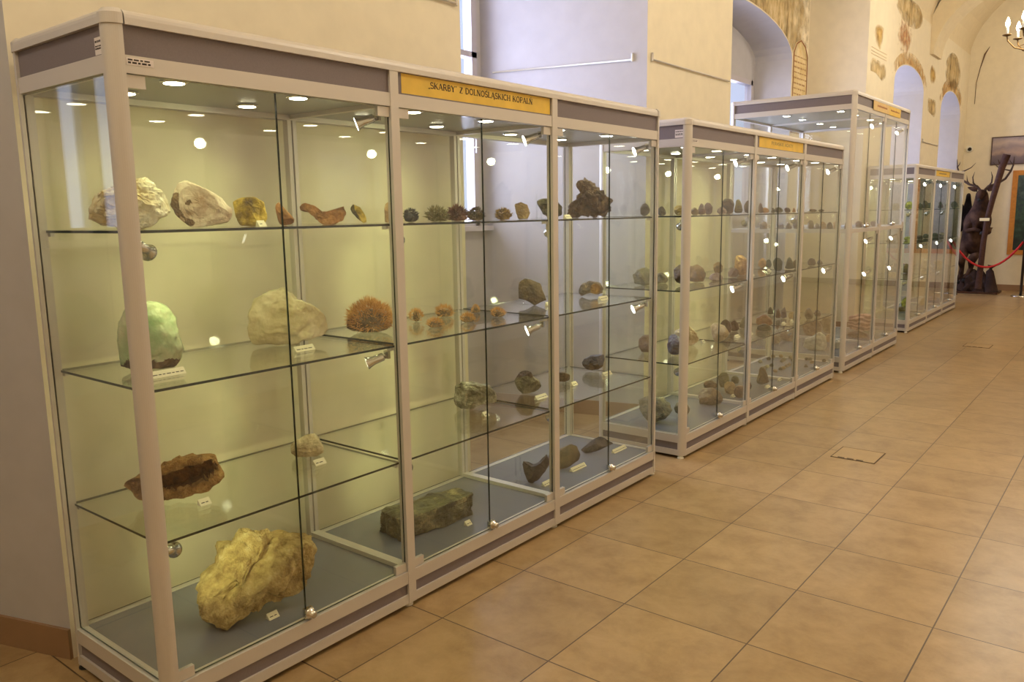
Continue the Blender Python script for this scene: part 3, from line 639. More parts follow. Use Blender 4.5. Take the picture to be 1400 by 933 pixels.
for nm, a, b, c in (('greybrown', (90, 78, 62), (134, 118, 96), (168, 152, 128)), ('geodeY', (120, 96, 40), (186, 156, 74), (220, 208, 168)), ('tan2', (130, 104, 70), (176, 148, 106), (204, 180, 140)), ('redbrown', (76, 50, 38), (128, 92, 70), (176, 140, 106)), ('pinkst', (140, 108, 92), (184, 152, 130), (214, 190, 168)), ('browndk', (58, 40, 28), (98, 70, 46), (150, 116, 78)), ('olivebr', (84, 70, 30), (130, 110, 52), (170, 150, 84)),
    ('greyolive', (96, 90, 66), (146, 136, 104), (180, 170, 138)), ('tanbrown', (88, 62, 40), (146, 112, 72), (198, 168, 120)), ('orangest', (138, 96, 56), (192, 150, 100), (230, 202, 156)), ('greenst', (40, 50, 32), (76, 84, 52), (110, 110, 74)), ('redgrey', (112, 84, 72), (156, 122, 104), (176, 150, 130)), ('bluebrown', (110, 66, 46), (140, 132, 140), (190, 186, 196)), ('palegeode', (160, 134, 92), (212, 192, 150), (236, 226, 200)), ('orangebr', (120, 80, 48), (166, 120, 78), (204, 166, 120)), ('greyviolet', (96, 84, 92), (140, 126, 132), (184, 172, 176)),
    ('agate', (110, 86, 62), (160, 138, 106), (214, 196, 160)), ('ochrest', (124, 96, 52), (178, 144, 88), (216, 188, 136)), ('darkgold', (70, 58, 28), (116, 98, 50), (176, 156, 92)), ('whitest', (176, 166, 148), (220, 212, 200), (240, 236, 228)), ('yellowgreen', (70, 80, 30), (150, 156, 62), (204, 202, 100))):
    k_ = 1.0 if nm in ('palegeode', 'whitest', 'yellowgreen', 'orangest') else .86; a, b, c = [tuple(v * k_ for v in q) for q in (a, b, c)]; rockmat(nm, a, b, c, 26, .38, .6, spec=.6)
rockmat('pinklayer', (150, 104, 88), (190, 142, 120), (214, 176, 152), 9, .8, .6, 'bands')

def ico(sub):
    bm_ = __import__('bmesh').new(); __import__('bmesh').ops.create_icosphere(bm_, subdivisions=sub, radius=1.0)
    v = [tuple(x.co) for x in bm_.verts]; f = [[y.index for y in x.verts] for x in bm_.faces]; bm_.free(); return v, f
ICO = {k: ico(k) for k in (2, 3, 4, 5)}
def outline_radius(poly, cx, cz):
    def R(t):
        dx, dz = math.cos(t), math.sin(t); best = None
        n = len(poly)
        for i in range(n):
            ax, az = poly[i][0] - cx, poly[i][1] - cz; bx, bz = poly[(i + 1) % n][0] - cx, poly[(i + 1) % n][1] - cz
            ex, ez = bx - ax, bz - az; den = dx * ez - dz * ex
            if abs(den) < 1e-12: continue
            r = (ax * ez - az * ex) / den; s = (ax * dz - az * dx) / den
            if r > 0 and -1e-6 <= s <= 1 + 1e-6: best = r if best is None else max(best, r)
        return best or .01
    T = [R(2 * PI * i / 180) for i in range(180)]
    return lambda t: T[int(round(t / (2 * PI) * 180)) % 180]
def rock_mesh(poly, depth, rough, seed, sub=4, tilt=0., facet=True, knobby=0.):
    """solid stone with the given side outline (metres, base at 0), its own depth and a broken surface"""
    v, f = ICO[sub]; n = len(poly); xs = [p[0] for p in poly]; zs = [p[1] for p in poly]
    cx = (min(xs) + max(xs)) / 2; cz = (min(zs) + max(zs)) / 2
    R = outline_radius(poly, cx, cz); rnd = random.Random(seed); so = Vector((rnd.uniform(0, 99), rnd.uniform(0, 99), rnd.uniform(0, 99)))
    size = max(max(xs) - min(xs), max(zs) - min(zs)); P = []; spongy = rough >= .08
    for a, b, c in v:
        s = math.sqrt(a * a + c * c); th = math.atan2(c, a) % (2 * PI)
        r = R(th) * (s ** .42 if s > 1e-6 else 0)
        P.append(Vector((cx + r * math.cos(th), math.copysign(abs(b) ** .75, b) * depth / 2, cz + r * math.sin(th))))
    ce = Vector((cx, 0, cz))
    if facet:           # broken flat faces
        for k in range(16):
            nn = Vector((rnd.gauss(0, .42), rnd.choice((-1, -1, 1)), rnd.gauss(.1, .42))).normalized()
            sup = max((p - ce).dot(nn) for p in P); lim = sup * rnd.uniform(.56, .86)
            for i, p in enumerate(P):
                t = (p - ce).dot(nn)
                if t > lim: P[i] = p - nn * (t - lim) * .9
    out = []
    for (a, b, c), p in zip(v, P):
        d = Vector((a, b, c)); q = abs(b)
        ns = noise.fractal(p * (3.4 / size) + so, 1.0, 2.0, 5) * rough * size * (.35 + .65 * q)
        ns += noise.noise(p * (13 / size) + so) * rough * .30 * size + noise.noise(p * (34 / size) + so) * rough * .16 * size
        if spongy: ns -= max(0, noise.noise(p * (60 / size) + so)) * .05 * size + abs(noise.noise(p * (7 / size) + so * 2)) * .10 * size * q - .03 * size * q
        if knobby: ns += (.34 - noise.voronoi(p * (7.5 / size) + so)[0][0]) * knobby * size
        p = p + d * ns
        if tilt: p.y += p.z * tilt
        if p.z < .0: p.z = 0.0
        out.append(tuple(p))
    return out, f
def needle_coat(poly, depth, seed, count, ln, w, zmin=.3):
    """thin pointed crystals standing on the upper side of the stone"""
    xs = [p[0] for p in poly]; zs = [p[1] for p in poly]; cx = (min(xs) + max(xs)) / 2; z1 = max(zs); cz = z1 * .38
    R = outline_radius(poly, cx, cz); rnd = random.Random(seed); mb = MB()
    for i in range(count):
        b = rnd.uniform(-1, .6); th = rnd.uniform(-.25, PI + .25) if rnd.random() < .6 else rnd.uniform(0, 2 * PI); s = math.sqrt(max(0, 1 - b * b)); q = rnd.uniform(.35, 1) ** .5
        r = R(th % (2 * PI)) * s ** .6 * (.80 if q > .7 else q)
        p = Vector((cx + r * math.cos(th), b * depth / 2 * .8, cz + r * math.sin(th)))
        d = (Vector((math.cos(th) * s, b * 1.1, math.sin(th) * s + .35)) + Vector((rnd.gauss(0, .3), rnd.gauss(0, .3), rnd.gauss(0, .3)))).normalized()
        if p.z < .004: continue
        L_ = ln * rnd.uniform(.6, 1.3)
        if (p + d * L_).z < .003 or p.z < .003 + w: continue
        u = d.orthogonal().normalized() * w; vv = d.cross(u)
        mb.add([p + u, p - .5 * u + .87 * vv, p - .5 * u - .87 * vv, p + d * L_], [(0, 1, 3), (1, 2, 3), (2, 0, 3)])
    return mb
def place(d, i):
    if d['st'] == 'slab': return
    seed = 100 + i; poly = [tuple(p) for p in d['f']]; st = d['st']; big = d['w'] > .14
    sub = 5 if big else (4 if d['w'] > .07 and st != 'small' else 3)
    mat = MATS[d['m']]; x, y, z = d['p']
    def fin(o):
        o.location = (x, y, z + .0006); o.rotation_euler = (0, 0, d['a']); tag(o, d['l'], 'mineral' if d['n'] != 'fossil_bone' else 'fossil', d['g']); return o
    if st in ('needles', 'needles_stem', 'spiky'):
        s_ = d['w']; base = [(a * .9, b * (.62 if st != 'spiky' else .75)) for a, b in poly]
        if st == 'needles_stem': base = [(a * .45, b * .8) for a, b in poly]
        mb = MB(); v, f = rock_mesh(base, d['d'] * .8, .05, seed, 3); mb.add(v, f, 0, st != 'spiky')
        o = mb.build(d['n'], MATS['aragonite_base'] if st != 'spiky' else mat)
        if st == 'spiky': nb = needle_coat(poly, d['d'], seed, 150, s_ * .20, s_ * .05)
        else: nb = needle_coat([(a * .95, b * .92) for a, b in poly], d['d'], seed, 900 if big else 220, s_ * (.13 if big else .20), s_ * (.012 if big else .022))
        nb.build('crystal_crust', mat, o)
        return fin(o)
    if st == 'hollow':
        v, f = rock_mesh(poly, d['d'], .06, seed, 5, 0, True, .08); w, h = d['w'], d['h']; vv = []; mi = []
        for p in v:     # long hollow scooped out of the side that faces the aisle
            p = Vector(p); e = ((p.x - .045) / (w * .34)) ** 2 + ((p.z - h * .50 - p.x * .20) / (h * .22)) ** 2
            if p.y < 0 and e < 1: p.y += d['d'] * .85 * (1 - e) ** .6
            vv.append(tuple(p))
        mb = MB(); mb.add(vv, f, 0, False)
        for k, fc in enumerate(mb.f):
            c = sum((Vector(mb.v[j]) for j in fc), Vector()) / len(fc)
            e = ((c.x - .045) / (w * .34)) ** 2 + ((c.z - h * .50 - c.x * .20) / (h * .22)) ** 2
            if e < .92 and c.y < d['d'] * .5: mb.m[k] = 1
        return fin(mb.build(d['n'], [mat, MATS['ochre_in']]))
    mb = MB(); v, f = rock_mesh(poly, d['d'], min(d['r'], .10), seed, sub, d['t'], True, {'darkbrown': .13 if big else 0, 'sulphur': .05, 'veined': .05}.get(d['m'], 0)); mb.add(v, f, 0, d['m'] in ('greenrock', 'palerock', 'agate', 'palegeode'))
    if d['m'] == 'greenrock':       # brown crust along its foot
        for k, fc in enumerate(mb.f):
            c = sum((Vector(mb.v[j]) for j in fc), Vector()) / len(fc)
            if c.z < d['h'] * .13 + .02 * noise.noise(c * 40): mb.m[k] = 1
        return fin(mb.build(d['n'], [mat, MATS['darkbrown2']]))
    acc = {'white_p': ('tanbrown', lambda c: c.x < -.30 * d['w'] + .06 * noise.noise(c * 30) and c.z < d['h'] * .75), 'geode': ('ochre', lambda c: c.y < 0 and (c.x - .2 * d['w']) ** 2 + (c.z - .5 * d['h']) ** 2 < .0009), 'greygreen': ('darkbrown2', lambda c: c.z > d['h'] * (.74 + .15 * noise.noise(c * 40))),
           'bluedark': ('darkbrown2', lambda c: c.z < d['h'] * (.42 + .2 * noise.noise(c * 40))), 'darkyellow': ('olive_y', lambda c: c.y < 0 and c.x + .4 * c.z > .012)}.get(d['m'])
    if acc:                             # a differently coloured area of the same stone
        for k, fc in enumerate(mb.f):
            if acc[1](sum((Vector(mb.v[j]) for j in fc), Vector()) / len(fc)): mb.m[k] = 1
        return fin(mb.build(d['n'], [mat, MATS[acc[0]]]))
    return fin(mb.build(d['n'], mat))
ROCKS = [
{'n':'white_rock','m':'white_y','l':'chalky white boulder behind the rounded corner post, top shelf','g':'minerals in the long front cabinet','st':'rock','p':(-0.3, 0.148, 1.512),'a':1.108,'d':0.2,'t':0,'r':0.09,'w':0.225,'h':0.161,'f':[(-0.113, 0.067), (-0.094, 0.104), (-0.052, 0.125), (0.002, 0.143), (0.051, 0.161), (0.066, 0.143), (0.081, 0.123), (0.103, 0.11), (0.113, 0.067), (0.1, 0.038), (0.076, 0.034), (0.059, 0.005), (-0.006, 0.0), (-0.082, 0.013), (-0.112, 0.035)]},
{'n':'white_rock','m':'white_p','l':'pinkish white rock with a brown left end, top shelf','g':'minerals in the long front cabinet','st':'rock','p':(-0.3, 0.39, 1.512),'a':1.033,'d':0.19,'t':0,'r':0.04,'w':0.193,'h':0.154,'f':[(-0.096, 0.073), (-0.087, 0.109), (-0.064, 0.147), (-0.041, 0.154), (0.013, 0.128), (0.062, 0.098), (0.083, 0.071), (0.096, 0.061), (0.092, 0.032), (0.079, 0.017), (0.016, 0.004), (-0.037, 0.0), (-0.058, 0.015), (-0.081, 0.04)]},
{'n':'yellow_rock','m':'olive_y','l':'blocky yellow rock with dark veins, right of two white rocks','g':'minerals in the long front cabinet','st':'rock','p':(-0.28, 0.56, 1.512),'a':0.98,'d':0.13,'t':0,'r':0.05,'w':0.113,'h':0.1,'f':[(-0.056, 0.085), (-0.039, 0.098), (0.019, 0.1), (0.047, 0.083), (0.056, 0.029), (0.043, 0.007), (0.004, 0.0), (-0.037, 0.004), (-0.05, 0.036)]},
{'n':'orange_rock','m':'rust','l':'small leaning orange brown shard beside the door joint, top shelf','g':'minerals in the long front cabinet','st':'rock','p':(-0.28, 0.703, 1.512),'a':0.941,'d':0.07,'t':0,'r':0.06,'w':0.066,'h':0.085,'f':[(-0.033, 0.07), (-0.017, 0.085), (0.002, 0.059), (0.033, 0.023), (0.03, 0.004), (-0.022, 0.0), (-0.028, 0.032)]},
{'n':'orange_rock','m':'rust','l':'crescent shaped orange brown rock dipping in the middle, top shelf','g':'minerals in the long front cabinet','st':'rock','p':(-0.279, 0.87, 1.512),'a':0.899,'d':0.09,'t':0,'r':0.06,'w':0.187,'h':0.084,'f':[(-0.094, 0.069), (-0.066, 0.084), (-0.027, 0.071), (-0.001, 0.051), (0.031, 0.047), (0.092, 0.073), (0.094, 0.052), (0.073, 0.014), (0.045, 0.0), (0.005, 0.001), (-0.024, 0.019), (-0.05, 0.048), (-0.086, 0.058)]},
{'n':'yellow_green_rock','m':'darkyellow','l':'tilted dark stone with a yellow green face, left of middle post','g':'minerals in the long front cabinet','st':'rock','p':(-0.28, 1.049, 1.512),'a':0.856,'d':0.07,'t':0,'r':0.06,'w':0.066,'h':0.077,'f':[(-0.033, 0.065), (-0.018, 0.077), (0.007, 0.064), (0.025, 0.035), (0.033, 0.009), (0.018, 0.0), (-0.004, 0.02), (-0.025, 0.042)]},
{'n':'tan_stone','m':'beige','l':'narrow tan stone half hidden by the first middle post','g':'minerals in the long front cabinet','st':'rock','p':(-0.28, 1.212, 1.512),'a':0.819,'d':0.06,'t':0,'r':0.06,'w':0.037,'h':0.095,'f':[(-0.018, 0.084), (-0.003, 0.095), (0.014, 0.091), (0.018, 0.03), (0.009, 0.0), (-0.018, 0.001)]},
{'n':'crystal_cluster','m':'blackcr','l':'black sparkling crystal cluster just right of the first middle post','g':'minerals in the long front cabinet','st':'spiky','p':(-0.28, 1.338, 1.512),'a':0.793,'d':0.09,'t':0,'r':0.06,'w':0.067,'h':0.059,'f':[(-0.034, 0.033), (-0.019, 0.054), (0.004, 0.059), (0.024, 0.046), (0.034, 0.023), (0.023, 0.002), (-0.008, 0.0), (-0.029, 0.006)]},
{'n':'crystal_cluster','m':'greencr','l':'pale green brown cluster, left one of three touching clusters','g':'minerals in the long front cabinet','st':'spiky','p':(-0.28, 1.497, 1.512),'a':0.761,'d':0.1,'t':0,'r':0.06,'w':0.105,'h':0.061,'f':[(-0.053, 0.02), (-0.044, 0.044), (-0.015, 0.058), (0.012, 0.061), (0.043, 0.039), (0.053, 0.015), (0.031, 0.0), (-0.027, 0.001)]},
{'n':'crystal_cluster','m':'redcr','l':'reddish brown cluster, middle one of three touching clusters','g':'minerals in the long front cabinet','st':'spiky','p':(-0.3, 1.649, 1.512),'a':0.737,'d':0.1,'t':0,'r':0.06,'w':0.113,'h':0.067,'f':[(-0.056, 0.008), (-0.039, 0.034), (-0.021, 0.061), (0.001, 0.067), (0.026, 0.053), (0.043, 0.033), (0.056, 0.006), (-0.0, 0.0)]},
{'n':'crystal_cluster','m':'browncr','l':'grey brown cluster, right one of three touching clusters','g':'minerals in the long front cabinet','st':'spiky','p':(-0.28, 1.756, 1.512),'a':0.714,'d':0.09,'t':0,'r':0.06,'w':0.085,'h':0.06,'f':[(-0.042, 0.019), (-0.035, 0.043), (-0.012, 0.057), (0.009, 0.06), (0.034, 0.039), (0.042, 0.015), (0.025, 0.0), (-0.021, 0.001)]},
{'n':'crystal_cluster','m':'yellowcr','l':'spiky yellow brown crystal tuft right of the second door joint','g':'minerals in the long front cabinet','st':'spiky','p':(-0.28, 1.958, 1.512),'a':0.68,'d':0.09,'t':0,'r':0.06,'w':0.085,'h':0.052,'f':[(-0.042, 0.029), (-0.025, 0.048), (0.005, 0.052), (0.03, 0.041), (0.042, 0.02), (0.029, 0.002), (-0.009, 0.0), (-0.036, 0.006)]},
{'n':'brown_stone','m':'tan','l':'shiny tan brown nugget between spiky tuft and dark leaf stone','g':'minerals in the long front cabinet','st':'rock','p':(-0.28, 2.108, 1.512),'a':0.657,'d':0.08,'t':0,'r':0.06,'w':0.079,'h':0.087,'f':[(-0.04, 0.075), (-0.007, 0.087), (0.026, 0.07), (0.04, 0.029), (0.025, 0.0), (-0.019, 0.001), (-0.033, 0.034)]},
{'n':'dark_stone','m':'darkolive','l':'dark olive pointed rock on clear stand behind the second middle post','g':'minerals in the long front cabinet','st':'rock','p':(-0.26, 2.311, 1.512),'a':0.624,'d':0.1,'t':0,'r':0.06,'w':0.135,'h':0.106,'f':[(-0.067, 0.09), (-0.033, 0.106), (0.027, 0.101), (0.064, 0.06), (0.067, 0.019), (0.015, 0.0), (-0.034, 0.025)]},
{'n':'brown_crystal_mass','m':'darkbrown','l':'big lumpy dark brown crystal mass on the right top shelf','g':'minerals in the long front cabinet','st':'rock','p':(-0.3, 2.744, 1.512),'a':0.575,'d':0.2,'t':0,'r':0.16,'w':0.269,'h':0.221,'f':[(-0.134, 0.026), (-0.109, 0.082), (-0.077, 0.098), (-0.06, 0.141), (-0.064, 0.192), (-0.02, 0.221), (0.013, 0.19), (0.065, 0.155), (0.09, 0.138), (0.114, 0.112), (0.134, 0.094), (0.122, 0.035), (0.098, 0.005), (0.041, 0.002), (0.005, 0.002), (-0.02, 0.016), (-0.061, 0.003), (-0.122, 0.0)]},
{'n':'green_crystal_rock','m':'greenrock','l':'translucent pale green rock behind the corner post, middle shelf','g':'minerals in the long front cabinet','st':'rock','p':(-0.361, 0.208, 1.056),'a':1.101,'d':0.2,'t':0,'r':0.05,'w':0.195,'h':0.224,'f':[(-0.096, 0.017), (-0.098, 0.097), (-0.091, 0.154), (-0.064, 0.209), (-0.024, 0.224), (0.032, 0.219), (0.057, 0.201), (0.081, 0.163), (0.089, 0.094), (0.098, 0.063), (0.085, 0.024), (0.064, 0.004), (0.009, 0.0), (-0.043, 0.0)]},
{'n':'pale_quartz_boulder','m':'palerock','l':'large pale cream quartz boulder at the door joint, middle shelf','g':'minerals in the long front cabinet','st':'rock','p':(-0.376, 0.762, 1.056),'a':0.946,'d':0.26,'t':0,'r':0.06,'w':0.309,'h':0.215,'f':[(-0.154, 0.069), (-0.142, 0.133), (-0.115, 0.178), (-0.055, 0.209), (-0.007, 0.215), (0.031, 0.177), (0.103, 0.15), (0.14, 0.115), (0.154, 0.072), (0.133, 0.036), (0.049, 0.019), (0.007, 0.0), (-0.073, 0.01), (-0.127, 0.01), (-0.149, 0.035)]},
{'n':'aragonite_cluster','m':'aragonite','l':'largest orange needle cluster, left of the first middle post','g':'minerals in the long front cabinet','st':'needles','p':(-0.357, 1.155, 1.056),'a':0.848,'d':0.2,'t':0,'r':0.06,'w':0.221,'h':0.165,'f':[(-0.111, 0.041), (-0.105, 0.087), (-0.095, 0.113), (-0.055, 0.137), (-0.012, 0.165), (0.032, 0.143), (0.077, 0.121), (0.103, 0.097), (0.111, 0.05), (0.094, 0.021), (0.039, 0.006), (-0.037, 0.0), (-0.088, 0.017)]},
{'n':'aragonite_cluster','m':'aragonite','l':'small orange cluster on a pale stem, right of middle post','g':'minerals in the long front cabinet','st':'needles_stem','p':(-0.443, 1.51, 1.056),'a':0.791,'d':0.06,'t':0,'r':0.06,'w':0.073,'h':0.068,'f':[(-0.037, 0.039), (-0.021, 0.063), (0.005, 0.068), (0.026, 0.054), (0.037, 0.026), (0.025, 0.002), (-0.008, 0.0), (-0.032, 0.008)]},
{'n':'aragonite_cluster','m':'aragonite','l':'flat pale orange cluster, frontmost of the small needle clusters','g':'minerals in the long front cabinet','st':'needles','p':(-0.237, 1.421, 1.056),'a':0.767,'d':0.07,'t':0,'r':0.06,'w':0.079,'h':0.044,'f':[(-0.04, 0.015), (-0.033, 0.032), (-0.011, 0.042), (0.009, 0.044), (0.032, 0.028), (0.04, 0.011), (0.023, 0.0), (-0.02, 0.001)]},
{'n':'aragonite_cluster','m':'aragonite','l':'orange cluster right behind the flat front cluster','g':'minerals in the long front cabinet','st':'needles','p':(-0.443, 1.701, 1.056),'a':0.756,'d':0.08,'t':0,'r':0.06,'w':0.097,'h':0.063,'f':[(-0.049, 0.036), (-0.028, 0.059), (0.006, 0.063), (0.035, 0.049), (0.049, 0.024), (0.033, 0.002), (-0.011, 0.0), (-0.042, 0.007)]},
{'n':'aragonite_cluster','m':'aragonite','l':'orange cluster with grey left tip by the door joint','g':'minerals in the long front cabinet','st':'needles','p':(-0.226, 1.621, 1.056),'a':0.727,'d':0.07,'t':0,'r':0.06,'w':0.076,'h':0.046,'f':[(-0.038, 0.015), (-0.032, 0.033), (-0.011, 0.044), (0.008, 0.046), (0.031, 0.03), (0.038, 0.011), (0.023, 0.0), (-0.019, 0.001)]},
{'n':'aragonite_cluster','m':'aragonite','l':'hindmost small orange cluster touching the door joint','g':'minerals in the long front cabinet','st':'needles','p':(-0.418, 1.899, 1.056),'a':0.717,'d':0.05,'t':0,'r':0.06,'w':0.054,'h':0.049,'f':[(-0.027, 0.005), (-0.019, 0.025), (-0.01, 0.044), (0.001, 0.049), (0.013, 0.039), (0.021, 0.024), (0.027, 0.004), (-0.0, 0.0)]},
{'n':'aragonite_cluster','m':'aragonite','l':'rightmost of the small orange needle clusters','g':'minerals in the long front cabinet','st':'needles','p':(-0.221, 1.834, 1.056),'a':0.689,'d':0.07,'t':0,'r':0.06,'w':0.076,'h':0.049,'f':[(-0.038, 0.037), (-0.015, 0.049), (0.019, 0.046), (0.038, 0.029), (0.034, 0.007), (0.015, 0.0), (-0.024, 0.002), (-0.035, 0.015)]},
{'n':'dark_stone','m':'darkbrown2','l':'dark brown pointed rock on clear stand before second middle post','g':'minerals in the long front cabinet','st':'rock','p':(-0.382, 2.317, 1.056),'a':0.646,'d':0.12,'t':0,'r':0.06,'w':0.151,'h':0.147,'f':[(-0.076, 0.08), (-0.071, 0.122), (-0.04, 0.147), (0.003, 0.132), (0.042, 0.113), (0.064, 0.064), (0.076, 0.026), (0.04, 0.011), (0.013, 0.0), (-0.022, 0.023), (-0.072, 0.035)]},
{'n':'brown_geode','m':'geode','l':'grey stone with an orange brown hollow, right middle shelf','g':'minerals in the long front cabinet','st':'rock','p':(-0.355, 2.84, 1.056),'a':0.574,'d':0.11,'t':0,'r':0.06,'w':0.157,'h':0.093,'f':[(-0.078, 0.037), (-0.044, 0.073), (-0.002, 0.093), (0.057, 0.081), (0.078, 0.048), (0.078, 0.02), (0.049, 0.012), (0.006, 0.024), (-0.023, 0.016), (-0.049, 0.0), (-0.07, 0.016)]},
{'n':'hollow_brown_rock','m':'ochre','l':'long hollow ochre brown rock behind the corner post','g':'minerals in the long front cabinet','st':'hollow','p':(-0.318, 0.217, 0.596),'a':1.092,'d':0.16,'t':0,'r':0.12,'w':0.317,'h':0.163,'f':[(-0.158, 0.076), (-0.139, 0.094), (-0.114, 0.109), (-0.061, 0.118), (-0.035, 0.126), (-0.012, 0.143), (0.028, 0.161), (0.067, 0.163), (0.09, 0.154), (0.138, 0.145), (0.155, 0.116), (0.158, 0.07), (0.152, 0.05), (0.111, 0.032), (0.028, 0.011), (-0.041, 0.0), (-0.097, 0.006), (-0.128, 0.03)]},
{'n':'cream_stone','m':'cream','l':'small cream stone with dark specks at the cabinet back, third shelf','g':'minerals in the long front cabinet','st':'rock','p':(-0.383, 0.817, 0.596),'a':0.933,'d':0.13,'t':0,'r':0.06,'w':0.127,'h':0.09,'f':[(-0.063, 0.044), (-0.042, 0.067), (-0.005, 0.085), (0.03, 0.09), (0.048, 0.068), (0.063, 0.039), (0.062, 0.015), (0.036, 0.002), (-0.002, 0.0), (-0.044, 0.006), (-0.062, 0.023)]},
{'n':'veined_rock','m':'veined','l':'grey rock with white radiating veins at second door joint','g':'minerals in the long front cabinet','st':'rock','p':(-0.365, 1.819, 0.596),'a':0.72,'d':0.15,'t':0,'r':0.06,'w':0.209,'h':0.131,'f':[(-0.104, 0.059), (-0.099, 0.118), (-0.062, 0.131), (0.002, 0.126), (0.067, 0.114), (0.098, 0.08), (0.105, 0.04), (0.072, 0.024), (0.017, 0.012), (-0.037, 0.0), (-0.077, 0.001), (-0.105, 0.032)]},
{'n':'grey_stone','m':'greygreen','l':'upright grey green stone with dark tip, before second middle post','g':'minerals in the long front cabinet','st':'rock','p':(-0.345, 2.223, 0.596),'a':0.652,'d':0.12,'t':0,'r':0.06,'w':0.147,'h':0.128,'f':[(-0.073, 0.066), (-0.062, 0.088), (-0.046, 0.117), (-0.014, 0.128), (0.016, 0.117), (0.035, 0.083), (0.058, 0.065), (0.073, 0.032), (0.05, 0.01), (0.019, 0.003), (-0.032, 0.0), (-0.055, 0.03)]},
{'n':'brown_stone','m':'darkbrown2','l':'small brown block directly behind the second middle post','g':'minerals in the long front cabinet','st':'rock','p':(-0.365, 2.553, 0.596),'a':0.611,'d':0.1,'t':0,'r':0.06,'w':0.111,'h':0.059,'f':[(-0.056, 0.044), (-0.022, 0.059), (0.028, 0.056), (0.056, 0.035), (0.05, 0.009), (0.022, 0.0), (-0.034, 0.002), (-0.05, 0.018)]},
{'n':'dark_stone','m':'bluedark','l':'blue grey stone with shiny dark front, right third shelf','g':'minerals in the long front cabinet','st':'rock','p':(-0.39, 2.922, 0.596),'a':0.571,'d':0.12,'t':0,'r':0.06,'w':0.149,'h':0.102,'f':[(-0.074, 0.037), (-0.048, 0.074), (-0.009, 0.094), (0.07, 0.102), (0.074, 0.07), (0.061, 0.033), (0.035, 0.013), (-0.044, 0.0), (-0.066, 0.016)]},
{'n':'sulphur_rock','m':'sulphur','l':'huge rough yellow beige rock on the cabinet base','g':'minerals in the long front cabinet','st':'rock','p':(-0.167, 0.423, 0.151),'a':1.004,'d':0.3,'t':0.5,'r':0.08,'w':0.412,'h':0.289,'f':[(-0.206, 0.109), (-0.198, 0.129), (-0.175, 0.144), (-0.138, 0.163), (-0.125, 0.18), (-0.135, 0.205), (-0.124, 0.227), (-0.077, 0.251), (-0.063, 0.277), (-0.014, 0.278), (0.052, 0.288), (0.097, 0.289), (0.133, 0.272), (0.182, 0.248), (0.203, 0.216), (0.206, 0.179), (0.196, 0.143), (0.196, 0.094), (0.17, 0.081), (0.158, 0.053), (0.119, 0.044), (0.069, 0.057), (0.014, 0.051), (-0.044, 0.032), (-0.09, 0.01), (-0.144, 0.0), (-0.17, 0.024), (-0.203, 0.056)]},
{'n':'fossil_bone','m':'fossil','l':'dark boot shaped fossil, nearest of three on lavender base','g':'minerals in the long front cabinet','st':'rock','p':(-0.218, 2.117, 0.151),'a':0.643,'d':0.09,'t':0.3,'r':0.03,'w':0.144,'h':0.141,'f':[(-0.072, 0.098), (-0.064, 0.113), (-0.023, 0.087), (0.027, 0.105), (0.057, 0.141), (0.068, 0.119), (0.072, 0.079), (0.034, 0.047), (0.014, 0.018), (-0.02, 0.0), (-0.043, 0.011), (-0.061, 0.055)]},
{'n':'fossil_bone','m':'fossil2','l':'flat squarish dark fossil, middle of three on lavender base','g':'minerals in the long front cabinet','st':'rock','p':(-0.231, 2.405, 0.151),'a':0.605,'d':0.07,'t':0.5,'r':0.03,'w':0.188,'h':0.128,'f':[(-0.094, 0.07), (-0.022, 0.105), (0.03, 0.128), (0.066, 0.117), (0.094, 0.07), (0.07, 0.043), (0.026, 0.016), (-0.034, 0.0), (-0.078, 0.011)]},
{'n':'fossil_bone','m':'fossil','l':'slender tapering dark fossil, farthest of three on lavender base','g':'minerals in the long front cabinet','st':'rock','p':(-0.241, 2.756, 0.151),'a':0.563,'d':0.06,'t':0.5,'r':0.03,'w':0.216,'h':0.09,'f':[(-0.108, 0.012), (-0.065, 0.045), (-0.002, 0.086), (0.057, 0.09), (0.108, 0.083), (0.1, 0.059), (0.049, 0.038), (-0.014, 0.013), (-0.078, 0.0)]},
{'n':'mineral_stone','m':'greybrown','l':'leaning grey brown flake at the near back corner, second cabinet top shelf','g':'minerals in the second cabinet','st':'small','p':(-0.325, 3.428, 1.512),'a':0.507,'d':0.051,'t':0,'r':0.06,'w':0.063,'h':0.081,'f':[(-0.032, 0.045), (-0.019, 0.075), (0.003, 0.081), (0.022, 0.064), (0.032, 0.032), (0.022, 0.003), (-0.006, 0.0), (-0.026, 0.008)]},
{'n':'mineral_stone','m':'greybrown','l':'small grey stone hidden by the front cabinet end post, second cabinet top shelf','g':'minerals in the second cabinet','st':'small','p':(-0.28, 3.565, 1.512),'a':0.487,'d':0.045,'t':0,'r':0.06,'w':0.055,'h':0.061,'f':[(-0.028, 0.019), (-0.023, 0.044), (-0.009, 0.058), (0.005, 0.061), (0.022, 0.04), (0.028, 0.015), (0.017, 0.0), (-0.014, 0.001)]},
{'n':'mineral_stone','m':'geodeY','l':'open geode with shiny yellow inside left of corner post, second cabinet top shelf','g':'minerals in the second cabinet','st':'small','p':(-0.28, 3.814, 1.512),'a':0.466,'d':0.066,'t':0,'r':0.06,'w':0.081,'h':0.066,'f':[(-0.04, 0.05), (-0.016, 0.066), (0.02, 0.062), (0.04, 0.039), (0.037, 0.009), (0.017, 0.0), (-0.023, 0.003), (-0.036, 0.02)]},
